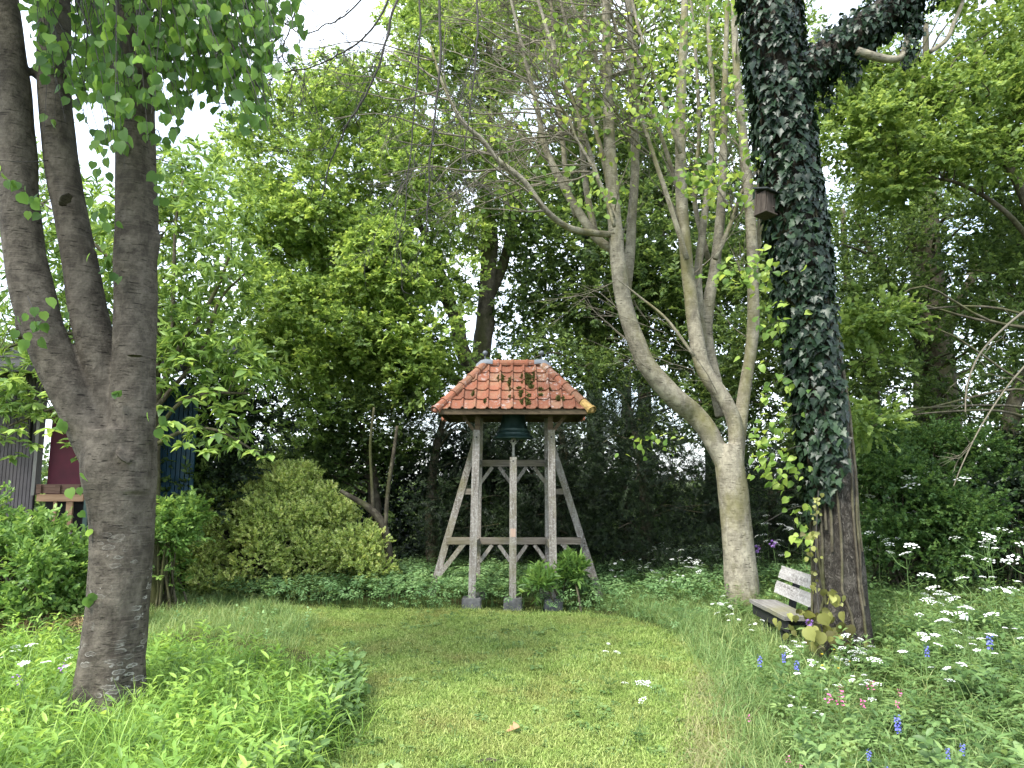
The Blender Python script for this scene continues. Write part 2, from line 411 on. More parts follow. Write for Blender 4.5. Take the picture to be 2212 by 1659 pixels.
M = {}
M['soil'] = None
def ground_mat():
    m = MT('ground_soil_and_grass'); n = m.noise(0.9, None, 5); n2 = m.noise(24, None, 5, 0.7)
    a = m.ramp(n2, [(0.3, (0.022, 0.03, 0.010)), (0.5, (0.05, 0.075, 0.018)), (0.72, (0.10, 0.115, 0.035))])
    b = m.ramp(n2, [(0.3, (0.03, 0.022, 0.012)), (0.7, (0.09, 0.07, 0.035))])
    return m.end(m.bsdf(m.mix(m.rng(n, 0.52, 0.66, 0, 0.8), a, b), 0.9, m.bump(n2, 0.6, 0.03), 0.1))
M['ground'] = ground_mat()
M['lime_bark'] = bark_mat('lime_bark', (0.026, 0.021, 0.016), (0.064, 0.054, 0.042), (0.12, 0.104, 0.082), (10, 10, 9), 0.8, 0.016, lichen=(0.26, 0.25, 0.22), lentic=True, lich_z=(0.9, 1.5))
M['pale_bark'] = bark_mat('pale_bark', (0.085, 0.075, 0.057), (0.20, 0.18, 0.135), (0.32, 0.295, 0.225), (14, 14, 8), 0.8, 0.012, moss=(0.15, 0.14, 0.045), lentic=True)
M['ivy_bark'] = bark_mat('ivy_tree_bark', (0.022, 0.018, 0.014), (0.085, 0.074, 0.060), (0.175, 0.158, 0.132), (40, 40, 14), 1.0, 0.04, ridge=(17, 17, 8))
M['dark_bark'] = bark_mat('dark_bark', (0.025, 0.02, 0.015), (0.07, 0.06, 0.042), (0.13, 0.115, 0.08), (14, 14, 3), 0.7, 0.02, moss=(0.07, 0.08, 0.02))
M['twig_dark'] = plain('dark_twig', (0.05, 0.045, 0.04), 0.8, 0.3, 30)
M['twig_pale'] = plain('pale_twig', (0.17, 0.15, 0.11), 0.8, 0.3, 30)
M['oak_wood'] = wood_mat('weathered_oak', (0.055, 0.045, 0.037), (0.17, 0.152, 0.132), (0.30, 0.28, 0.25), 2, spots=(0.33, 0.32, 0.30), green=(0.13, 0.12, 0.055))
M['oak_wood_x'] = wood_mat('weathered_oak_rail', (0.055, 0.044, 0.036), (0.14, 0.122, 0.10), (0.24, 0.215, 0.18), 0, green=(0.12, 0.11, 0.05))
M['eave_wood'] = wood_mat('brown_eave_wood', (0.035, 0.025, 0.016), (0.085, 0.062, 0.038), (0.13, 0.10, 0.06), 0)
M['lime_leaf'] = leaf_mat('lime_leaf', (0.045, 0.11, 0.022), (0.085, 0.18, 0.03), (0.15, 0.27, 0.04), 0.55, 0.45, gain=1.9, vary=0.2)
M['ivy_leaf'] = leaf_mat('ivy_leaf', (0.004, 0.012, 0.006), (0.010, 0.026, 0.011), (0.026, 0.058, 0.020), 0.10, 0.42, spec=0.30, vary=0.3, gain=2.0)
M['ivy_young'] = leaf_mat('young_yellow_green_leaf', (0.07, 0.15, 0.02), (0.16, 0.27, 0.03), (0.30, 0.40, 0.05), 0.45, 0.45, gain=1.5)
M['oak_leaf'] = leaf_mat('oak_leaf', (0.045, 0.09, 0.015), (0.15, 0.25, 0.038), (0.34, 0.46, 0.085), 0.46, 0.45, gain=1.6, vary=0.5)
M['chest_leaf'] = leaf_mat('chestnut_leaf', (0.055, 0.12, 0.02), (0.15, 0.26, 0.042), (0.29, 0.42, 0.08), 0.38, 0.4, spec=0.4, gain=1.5, vary=0.5)
M['young_leaf'] = leaf_mat('spring_leaf', (0.055, 0.11, 0.018), (0.13, 0.215, 0.035), (0.25, 0.35, 0.07), 0.45, 0.45, gain=1.4, vary=0.4)
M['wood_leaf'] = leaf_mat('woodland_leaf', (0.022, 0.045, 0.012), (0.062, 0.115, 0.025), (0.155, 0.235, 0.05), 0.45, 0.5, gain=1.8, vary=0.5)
M['yew_leaf'] = leaf_mat('yew_needles', (0.006, 0.014, 0.007), (0.013, 0.030, 0.012), (0.055, 0.10, 0.022), 0.12, 0.5, vary=0.45, boost=.8)  # very dark yew green; shade from the canopies is also held in this colour
M['box_leaf'] = leaf_mat('golden_bush_leaf', (0.08, 0.125, 0.022), (0.38, 0.50, 0.11), (0.64, 0.74, 0.25), 0.38, 0.45, vary=0.35, gain=1.3, nscale=2.5)
M['shrub_leaf'] = leaf_mat('shrub_leaf', (0.045, 0.11, 0.018), (0.11, 0.22, 0.035), (0.21, 0.34, 0.06), 0.4, 0.45, vary=0.4)
M['hawthorn_leaf'] = leaf_mat('hawthorn_leaf', (0.022, 0.06, 0.015), (0.055, 0.125, 0.025), (0.12, 0.21, 0.04), 0.38, 0.45, vary=0.4)
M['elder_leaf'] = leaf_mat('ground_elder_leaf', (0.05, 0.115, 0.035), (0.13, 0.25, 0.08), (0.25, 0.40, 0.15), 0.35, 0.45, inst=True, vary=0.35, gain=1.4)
M['herb_leaf'] = leaf_mat('tall_herb_leaf', (0.035, 0.08, 0.014), (0.13, 0.245, 0.03), (0.27, 0.40, 0.055), 0.40, 0.42, inst=True, vary=0.4, gain=1.5, boost=1.45)
M['meadow_leaf'] = leaf_mat('meadow_herb_leaf', (0.04, 0.09, 0.022), (0.11, 0.20, 0.05), (0.22, 0.32, 0.09), 0.35, 0.45, inst=True, vary=0.4, gain=1.5)
M['long_grass'] = leaf_mat('long_grass_blades', (0.06, 0.12, 0.03), (0.14, 0.23, 0.06), (0.30, 0.35, 0.12), 0.38, 0.5, inst=True, vary=0.45, gain=1.4, boost=1.4)
def lawn_mat():
    m = MT('lawn_blades'); t = m.math('ADD', m.math('MULTIPLY', m.attr('tint'), 0.6), m.math('MULTIPLY', m.attr('itint', 'INSTANCER'), 0.4))
    col = m.ramp(t, [(0.1, (0.14, 0.22, 0.045)), (0.5, (0.28, 0.39, 0.09)), (0.9, (0.46, 0.55, 0.19))])
    dry = m.ramp(t, [(0.1, (0.17, 0.17, 0.04)), (0.9, (0.45, 0.40, 0.16))])
    k = m.math('MULTIPLY', m.rng(m.noise(1.3, None, 7, 0.72), 0.46, 0.66), 0.65); gd = m.noise(2.1, None, 4, .6); col = m.mix(m.rng(gd, .5, .68, 0, .6), col, m.ramp(t, [(.1, (.07, .13, .025)), (.9, (.21, .32, .06))]))
    col = m.mix(k, col, dry)
    tr = m.n('ShaderNodeBsdfTranslucent'); m.l(col, tr.inputs[0]); ms = m.n('ShaderNodeMixShader'); ms.inputs[0].default_value = 0.3
    m.l(m.bsdf(col, 0.6, spec=0.2), ms.inputs[1]); m.l(tr.outputs[0], ms.inputs[2]); return m.end(ms.outputs[0])
M['lawn'] = lawn_mat()
M['white_petal'] = plain('white_petals', (0.74, 0.76, 0.72), 0.6, 0.08, 40, 0.0)
M['stem'] = plain('green_stem', (0.10, 0.17, 0.05), 0.6, 0.3, 20)
M['pink'] = plain('pink_petals', (0.60, 0.13, 0.32), 0.6, 0.2, 60, 0.0)
M['blue'] = plain('blue_petals', (0.13, 0.14, 0.52), 0.6, 0.2, 60, 0.0)
M['purple'] = plain('purple_petals', (0.32, 0.17, 0.48), 0.6, 0.2, 60, 0.0)
M['yellow'] = plain('yellow_petals', (0.75, 0.55, 0.03), 0.5, 0.1, 60, 0.0)

# ================================================================== GROUND
def make_ground():
    a = np.concatenate([-np.geomspace(900, 9, 14), np.linspace(-8, 8, 81), np.geomspace(9, 900, 14)])
    b = np.concatenate([[-60, -10, -4], np.linspace(-1, 16, 86), np.geomspace(17, 1200, 14)])
    X, Y = np.meshgrid(a, b, indexing='ij'); Z = gh(X, Y)
    V = np.stack([X, Y, Z], -1).reshape(-1, 3); na, nb = len(a), len(b)
    i, k = np.meshgrid(np.arange(na - 1), np.arange(nb - 1), indexing='ij')
    F = np.stack([i * nb + k, (i + 1) * nb + k, (i + 1) * nb + k + 1, i * nb + k + 1], -1).reshape(-1, 4)
    o = put('ground', mesh_np('ground', V, F, M['ground'], smooth=True), None, 'structure')
make_ground()

# ================================================================== BELL TOWER
def tile_mat():
    m = MT('terracotta_tiles'); oi = m.n('ShaderNodeObjectInfo')
    base = m.ramp(oi.outputs['Random'], [(0.0, (0.14, 0.052, 0.030)), (0.45, (0.215, 0.076, 0.042)), (0.8, (0.26, 0.10, 0.058)), (1.0, (0.18, 0.10, 0.062))])
    n1 = m.noise(26, None, 6, 0.7); col = m.mix(m.rng(n1, 0.42, 0.66, 0, 0.55), base, (0.17, 0.10, 0.07))
    n0 = m.noise(5, None, 3); col = m.mix(m.rng(n0, 0.5, 0.7, 0, 0.35), col, (0.30, 0.22, 0.13))
    n2 = m.noise(17, None, 5, 0.7); n3 = m.noise(2.9, None, 2)
    col = m.mix(m.math('MULTIPLY', m.rng(n2, 0.54, 0.60), m.rng(n3, 0.48, 0.60, 0, 0.65)), col, (0.33, 0.30, 0.28))
    n4 = m.noise(70, None, 3); col = m.mix(m.rng(n4, 0.62, 0.70, 0, 0.7), col, (0.06, 0.05, 0.03))
    return m.end(m.bsdf(col, 0.85, m.bump(n1, 0.4, 0.006), 0.2))
M['tile'] = tile_mat()
M['tile_ochre'] = plain('lichened_ochre_tile', (0.30, 0.20, 0.07), 0.85, 0.4, 25, 0.4)
M['lead'] = plain('lead_sheet', (0.13, 0.145, 0.165), 0.55, 0.2, 10, 0.2)
M['stone'] = plain('grey_plinth_stone', (0.11, 0.11, 0.11), 0.9, 0.35, 14, 0.6)
def bell_mat():
    m = MT('green_bronze'); n = m.noise(6, m.pos((1, 1, 0.4)), 5)
    col = m.ramp(n, [(0.3, (0.012, 0.028, 0.026)), (0.55, (0.028, 0.06, 0.054)), (0.75, (0.06, 0.11, 0.10))])
    return m.end(m.bsdf(col, 0.42, m.bump(n, 0.15, 0.004), 0.5, 0.35))
M['bronze'] = bell_mat()
M['iron_pale'] = plain('pale_weathered_iron', (0.34, 0.33, 0.30), 0.6, 0.3, 30, 0.3)
M['moss'] = leaf_mat('roof_moss', (0.025, 0.03, 0.006), (0.07, 0.075, 0.012), (0.13, 0.125, 0.02), 0.1, 0.8)
M['dark_hole'] = plain('dark_bolt_iron', (0.02, 0.018, 0.016), 0.6, 0.2, 20)

TX, YF, YR, YM = 0.02, 9.60, 11.0, 10.30
ZE, ZR, HW, HR = 2.62, 3.335, 1.0, 0.40
tower = thing('bell_tower', 'weathered timber bell tower with a red tiled hip roof at the back of the lawn', 'bell tower', (TX, YM, 0))
def make_tower():
    T = tower; W, WX = M['oak_wood'], M['oak_wood_x']; yf, yr = 9.9, 10.76
    top = 2.60
    # front posts, the front middle post, rear posts
    for sx, xb, xt, lab in ((-1, -0.535, -0.485, None), (1, 0.553, 0.538, None)):
        p = beam('post', (xb, yf, 0.13), (xt, yf, 2.37), 0.096, 0.096, W, T)
        q = beam('post_head', (xt + 0.01 * -sx, yf + 0.012, 2.372), (xt + 0.01 * -sx, yf + 0.012, top - 0.03), 0.070, 0.068, M['eave_wood'], T)
        V, F = tube([(xt, yf - 0.0465, 2.27), (xt, yf - 0.054, 2.27)], [0.012, 0.012], 10); part('bolt', V, fix_quads(F), M['dark_hole'], p)
        beam('eave_brace', (xt + sx * 0.035, yf + 0.02, 2.36), (xt + sx * 0.20, yf + 0.02, 2.575), 0.045, 0.05, M['eave_wood'], T)
        beam('rear_post', (xb * 0.955, yr, 0.10), (xt * 0.985, yr, top), 0.09, 0.09, W, T)
        # rails running back from the front posts
        beam('side_rail', (xb * 0.98, yf + 0.05, 0.81), (xb * 0.955, yr - 0.05, 0.81), 0.07, 0.09, W, T, side=(0, 0, 1))
        beam('side_rail', (xt * 1.0, yf + 0.05, 1.935), (xt * 0.985, yr - 0.05, 1.935), 0.07, 0.08, W, T, side=(0, 0, 1))
    c = beam('middle_post', (0.008, yf, 0.13), (0.018, yf, 2.0), 0.094, 0.096, W, T)
    V, F = tube([(0.016, yf - 0.0465, 1.945), (0.016, yf - 0.053, 1.945)], [0.011, 0.011], 10); part('bolt', V, fix_quads(F), M['dark_hole'], c)
    V, F = box((0.013, yf - 0.0485, 0.985), (0.07, 0.006, 0.11)); part('repair_patch', V, F, wood_mat('fresh_pinkish_wood', (0.24, 0.16, 0.12), (0.36, 0.26, 0.20), (0.45, 0.34, 0.27)), c)
    beam('rear_middle_post', (0.012, yr, 0.10), (0.018, yr, 1.98), 0.09, 0.09, W, T)
    # rails of the rear frame
    beam('rail', (-0.45, yr - 0.002, 1.935), (0.488, yr - 0.002, 1.935), 0.078, 0.094, WX, T, side=(0, 0, 1))
    beam('rail', (-0.955, yr - 0.092, 0.812), (1.0, yr - 0.092, 0.812), 0.075, 0.096, WX, T, side=(0, 0, 1))
    for sx, xp, xf in ((-1, -0.50, -1.19), (1, 0.53, 1.285)):
        beam('strut', (xf, yr - 0.005, -0.03), (xp + sx * 0.02, yr - 0.005, 2.34), 0.098, 0.09, W, T)
        xs = xp + (xf - xp) * (2.34 - 1.52) / 2.37
        beam('short_rail', (xp + sx * 0.045, yr, 1.52), (xs + sx * 0.02, yr, 1.52), 0.075, 0.085, WX, T, side=(0, 0, 1))
        # brace from the low rail out to the foot of the strut
        xa = xp + (xf - xp) * (2.34 - 0.30) / 2.37
        beam('brace', (xp + sx * 0.18, yr - 0.088, 0.80), (xa, yr - 0.074, 0.28), 0.07, 0.072, W, T)
    for zb in (1.9, 0.775):
        yy = yr - (0.004 if zb > 1 else 0.09)
        for x0, x1 in ((-0.47, -0.29), (-0.015, -0.19), (0.04, 0.215), (0.50, 0.325)):
            beam('brace', (x0, yy, zb - 0.26), (x1, yy, zb - 0.02), 0.052, 0.068, W, T)
    # plinth stones
    for x, y in ((-0.535, yf), (0.01, yf - 0.01), (0.553, yf), (-0.51, yr), (0.53, yr)):
        V, F = box((x, y, 0.05), (0.25, 0.25, 0.17)); V = V - world_loc(T)
        V += RNG.normal(0, 0.006, V.shape)
        put('plinth_stone', bevel_mesh('plinth_stone', V, F, M['stone'], 0.012, 2), T)
    # wall plates carrying the roof
    for y in (yf, yr):
        beam('roof_plate', (-0.88 + TX, y + 0.055 * (1 if y == yr else -1) * 0, ZE + 0.03), (0.88 + TX, y, ZE + 0.03), 0.08, 0.08, M['eave_wood'], T, side=(0, 0, 1))
    # ---- roof: boarded underside, fascia, tiles, hips, ridge
    e = [(-HW, YF), (HW, YF), (HW, YR), (-HW, YR)]; V = []
    for x, y in e: V.append((TX + x * 0.985, y + (0.012 if y == YF else -0.012), ZE + 0.012))
    V += [(TX - HR, YM, ZR - 0.008), (TX + HR, YM, ZR - 0.008)]
    for x, y in e: V.append((TX + x * 0.975, y + (0.02 if y == YF else -0.02), ZE - 0.004))
    V += [(TX - HR, YM, ZR - 0.04), (TX + HR, YM, ZR - 0.04)]
    F = [(0, 1, 5, 4), (1, 2, 5), (2, 3, 4, 5), (3, 0, 4)]
    F += [tuple(i + 6 for i in reversed(f)) for f in F] + [(0, 6, 7, 1), (1, 7, 8, 2), (2, 8, 9, 3), (3, 9, 6, 0)]
    roof = part('roof', V, F, M['eave_wood'], T)
    for a, b in zip(e, e[1:] + e[:1]):
        beam('fascia_board', (TX + a[0] * 0.985, a[1] * 0.985 + YM * 0.015, ZE - 0.028), (TX + b[0] * 0.985, b[1] * 0.985 + YM * 0.015, ZE - 0.028), 0.022, 0.062, M['eave_wood'], roof, side=(0, 0, 1))
    for x in np.linspace(-0.8, 0.8, 7):     # rafters
        for s in (-1, 1):
            zt = ZE + (ZR - ZE) * min(1, (HW - abs(x)) / (HW - HR)) - 0.08; yt = YM + s * 0.70 * (1 - (zt + 0.08 - ZE) / (ZR - ZE))
            beam('rafter', (TX + x, YM + s * 0.68, ZE - 0.02), (TX + x, yt, zt), 0.045, 0.05, M['eave_wood'], roof)
    wT, rows = 0.167, 5
    prof = [(0.0, 0.004), (0.06, 0.0), (0.4, -0.006), (0.70, -0.001), (0.77, 0.010), (0.85, 0.030), (0.93, 0.030), (1.0, 0.010)]
    def tile_bm(mat4, l, planes):
        bm = bmesh.new(); top, low, lip, back = [], [], [], []
        n = len(prof)
        for k, (u, h) in enumerate(prof):
            r = 0.008 if k in (0, n - 1) else (0.002 if k in (1,) else 0)
            top.append(bm.verts.new(mat4 @ Vector((u * wT, l + 0.02, h + 0.002))))
            low.append(bm.verts.new(mat4 @ Vector((u * wT, -0.012 + r, h + 0.024))))
            lip.append(bm.verts.new(mat4 @ Vector((u * wT, -0.016 + r, h + 0.016))))
            back.append(bm.verts.new(mat4 @ Vector((u * wT, -0.008 + r, h + 0.004))))
        for k in range(n - 1):
            bm.faces.new((low[k], low[k + 1], top[k + 1], top[k])); bm.faces.new((lip[k], lip[k + 1], low[k + 1], low[k])); bm.faces.new((back[k], back[k + 1], lip[k + 1], lip[k]))
        bm.faces.new((top[-1], low[-1], lip[-1], back[-1])); bm.faces.new((back[0], lip[0], low[0], top[0]))
        for co, no in planes:
            bmesh.ops.bisect_plane(bm, geom=bm.verts[:] + bm.edges[:] + bm.faces[:], plane_co=co, plane_no=no, clear_outer=True)
        return bm
    rl = Vector(world_loc(roof))
    full = None
    for face in range(4):
        if face in (0, 2):
            s = 1 if face == 0 else -1; half, halft = HW, HR; y0 = YF if face == 0 else YR
            U = Vector((s, 0, 0)); O = Vector((TX, y0, ZE + 0.014)); up = Vector((0, YM - y0, ZR - ZE))
        else:
            s = 1 if face == 1 else -1; half, halft = (YR - YF) / 2, 0.0
            U = Vector((0, s, 0)); O = Vector((TX + s * HW, YM, ZE + 0.014)); up = Vector((-s * (HW - HR), 0, ZR - ZE))
        L = up.length; Vv = up / L; N = U.cross(Vv); l = L / rows
        hips = []
        for sg in (-1, 1):
            a = O + U * (sg * half); b = O + up + U * (sg * halft); d = (b - a); no = d.cross(N); no.normalize()
            if no.dot(U * sg) < 0: no = -no
            hips.append((a - no * 0.02, no))
        for r in range(rows):
            cnt = 12 if face in (0, 2) else 9; x0 = -cnt * wT / 2
            for k in range(cnt):
                u0 = x0 + k * wT + RNG.normal(0, 0.0015); v0 = r * l
                # skip tiles wholly beyond the hips
                hw = half + (halft - half) * (v0 + 0.0) / L
                if u0 > hw - 0.03 or u0 + wT < -hw + 0.03: continue
                j = RNG.normal(0, 0.003)
                o = O + U * u0 + Vv * (v0 + RNG.normal(0, 0.002))
                m4 = Matrix(((U.x, Vv.x, N.x, o.x - rl.x), (U.y, Vv.y, N.y, o.y - rl.y), (U.z, Vv.z, N.z, o.z - rl.z), (0, 0, 0, 1))) @ Matrix.Rotation(j, 4, 'Z')
                bm = tile_bm(m4, l, [(co - rl, no) for co, no in hips])
                if len(bm.faces) < 2: bm.free(); continue
                me = bpy.data.meshes.new('roof_tile'); bm.to_mesh(me); bm.free(); me.materials.append(M['tile'])
                put('roof_tile', me, roof)
    def half_round(name, a, b, r, mat, collar=True):
        a = np.array(a); b = np.array(b); d = b - a; L = np.linalg.norm(d); d = d / L
        up = np.array([0, 0, 1.0]); up = up - d * (d @ up); up /= np.linalg.norm(up); sd_ = np.cross(d, up)
        rings = [(0.0, 1.0), (0.0, 1.16), (0.10, 1.18), (0.13, 1.02), (1.0, 0.94)] if collar else [(0, 1.05), (1, 0.94)]
        V, F = [], []; n = 9
        for t, k in rings:
            for q in range(n):
                an = math.pi * (-0.12 + 1.24 * q / (n - 1)); V.append(a + d * L * t + (sd_ * math.cos(an) + up * math.sin(an)) * r * k)
        for i in range(len(rings) - 1):
            for q in range(n - 1): F.append((i * n + q, i * n + q + 1, (i + 1) * n + q + 1, (i + 1) * n + q))
        return part(name, V, F, mat, roof, smooth=False)
    for sx in (-1, 1):
        for sy in (-1, 1):
            a = np.array([TX + sx * (HW + 0.045), YM + sy * 0.745, ZE - 0.018]); b = np.array([TX + sx * (HR + 0.0), YM, ZR + 0.02])
            nh = 6
            for i in range(nh):
                t0, t1 = i / nh, (i + 1.12) / nh
                mt = M['tile_ochre'] if (sx == 1 and sy == -1 and i == 0) else M['tile']
                half_round('hip_tile', a + (b - a) * t0, a + (b - a) * min(t1, 1.0), 0.062, mt)
            V, F = tube([a + (b - a) * -0.02, a + (b - a) * 0.03], [0.02, 0.066], 10, cap=True); part('hip_end', V, fix_quads(F), M['tile_ochre'] if (sx == 1 and sy == -1) else M['tile'], roof)
    nr = 4; xs = np.linspace(-HR - 0.02, HR + 0.02, nr + 1)
    for i in range(nr):
        a = (TX + xs[i + 1], YM, ZR + 0.012); b = (TX + xs[i] - 0.02, YM, ZR + 0.016)
        half_round('ridge_tile', a, b, 0.066, M['tile'])
    for sx in (-1, 1):
        V, F = [], []; n = 9
        for t, rr, dz in ((-0.10, 0.078, 0.0), (0.0, 0.080, 0.012), (0.07, 0.085, -0.012), (0.14, 0.088, -0.075)):
            for q in range(n):
                an = math.pi * (q / (n - 1)); V.append((TX + sx * (HR + t), YM + math.cos(an) * rr, ZR + 0.006 + dz + math.sin(an) * rr * 0.98))
        for i in range(3):
            for q in range(n - 1): F.append((i * n + q, i * n + q + 1, (i + 1) * n + q + 1, (i + 1) * n + q))
        cap = part('lead_cap', V, F, M['lead'], roof, smooth=True)
        V, F = tube([(TX + sx * (HR + 0.01), YM, ZR + 0.08), (TX + sx * (HR + 0.01), YM, ZR + 0.155)], [0.008, 0.008], 8)
        part('finial_rod', V, fix_quads(F), M['lead'], roof)
        me = bpy.data.meshes.new('finial_ball'); bm = bmesh.new(); bmesh.ops.create_icosphere(bm, subdivisions=3, radius=0.036); bm.to_mesh(me); bm.free(); me.materials.append(M['lead'])
        me.polygons.foreach_set('use_smooth', np.ones(len(me.polygons), bool))
        put('finial_ball', me, roof, loc=np.array([TX + sx * (HR + 0.01), YM, ZR + 0.18]) - np.array(rl))
    # moss cushions on the front slope (photo places)
    spots = [(955, 365, 38, 45), (1090, 375, 28, 22), (1280, 350, 65, 45), (1390, 360, 22, 45), (1290, 420, 60, 22), (1075, 430, 16, 40), (1185, 490, 30, 12), (1340, 475, 30, 22), (1460, 500, 30, 14), (1460, 575, 20, 14), (1270, 665, 55, 45), (1710, 620, 50, 32), (1090, 600, 28, 22), (1310, 585, 22, 18), (760, 655, 10, 26), (612, 565, 12, 30), (1230, 540, 40, 14), (1570, 500, 20, 12), (1085, 505, 20, 16), (1380, 290, 12, 20), (1210, 580, 12, 30)]
    P = []
    for zx, zy, rx, ry in spots:
        for _ in range(int(0.26 * rx * ry)):
            a, q = RNG.uniform(0, 6.28), RNG.random() ** 0.5 * (0.75 + 0.35 * RNG.random())
            P.append(((1700 + (zx + rx * q * math.cos(a)) / 3.16) / 1.8517, (1400 + (zy + ry * q * math.sin(a)) / 3.16) / 1.8517))
    pts = []
    for px, py in P:                       # meet the slope plane
        d = at(px, py, 10) - EYE; nrm = np.array([0, -(ZR - ZE), 0.70]); o0 = np.array([TX, YF, ZE + 0.026])
        pts.append(EYE + d * ((o0 - EYE) @ nrm) / (d @ nrm))
    pts = np.array(pts); n = len(pts)
    V0, F0 = leaf_shape('oval'); ax = RNG.normal(0, 0.7, (n, 3)) + np.array([0, -0.6, 0.7])
    V, F, t = stack([(V0, F0, np.full(len(V0), 0.5))], pts, rotx(ax, RNG.normal(0, 1, (n, 3))), RNG.uniform(0.022, 0.045, n))
    part('roof_moss', V, F, M['moss'], roof, tint=t, kind='stuff')
make_tower()

def lathe(prof, c, seg=40):
    V, F = [], []; n = len(prof)
    for i, (r, z) in enumerate(prof):
        for k in range(seg):
            a = k / seg * 2 * math.pi; V.append((c[0] + r * math.cos(a), c[1] + r * math.sin(a), c[2] + z))
    for i in range(n - 1):
        for k in range(seg): F.append((i * seg + k, i * seg + (k + 1) % seg, (i + 1) * seg + (k + 1) % seg, (i + 1) * seg + k))
    return V, F
def make_bell():
    c = np.array([TX, 10.30, 2.28])
    b = thing('bell', 'dark green bronze bell hanging under the red tile roof', 'bell', c)
    out = [(0.0, 0.56), (0.06, 0.555), (0.12, 0.53), (0.148, 0.49), (0.155, 0.44), (0.152, 0.435), (0.156, 0.43), (0.162, 0.36), (0.170, 0.28), (0.184, 0.20), (0.207, 0.135), (0.211, 0.130), (0.207, 0.125), (0.235, 0.075), (0.241, 0.070), (0.238, 0.065), (0.272, 0.024), (0.290, 0.006), (0.293, -0.004), (0.286, -0.010), (0.268, 0.0), (0.22, 0.06), (0.17, 0.16), (0.145, 0.3), (0.135, 0.45), (0.0, 0.5)]
    V, F = lathe(out, c); part('bell_body', V, F, M['bronze'], b, smooth=True)
    cl = lathe([(0.0, 0.47), (0.014, 0.46), (0.016, 0.02), (0.03, 0.0), (0.045, -0.035), (0.045, -0.06), (0.03, -0.085), (0.02, -0.105), (0.019, -0.20), (0.022, -0.22), (0.022, -0.26), (0.008, -0.265), (0.006, -0.30), (0.0, -0.302)], c, 16)
    k = part('clapper', *cl, M['iron_pale'], b, smooth=True)
    V, F = tube([(c[0], c[1] - 0.036, c[2] - 0.045), (c[0], c[1] - 0.047, c[2] - 0.045)], [0.016, 0.016], 12); part('pivot_hole', V, fix_quads(F), M['dark_hole'], k)
    V, F = box(c + np.array([0, 0, 0.60]), (0.9, 0.09, 0.10)); part('headstock', V, F, M['eave_wood'], b)
    for s in (-1, 1):
        V, F = box(c + np.array([s * 0.07, 0, 0.60]), (0.035, 0.105, 0.14)); part('iron_strap', V, F, M['dark_hole'], b)
make_bell()

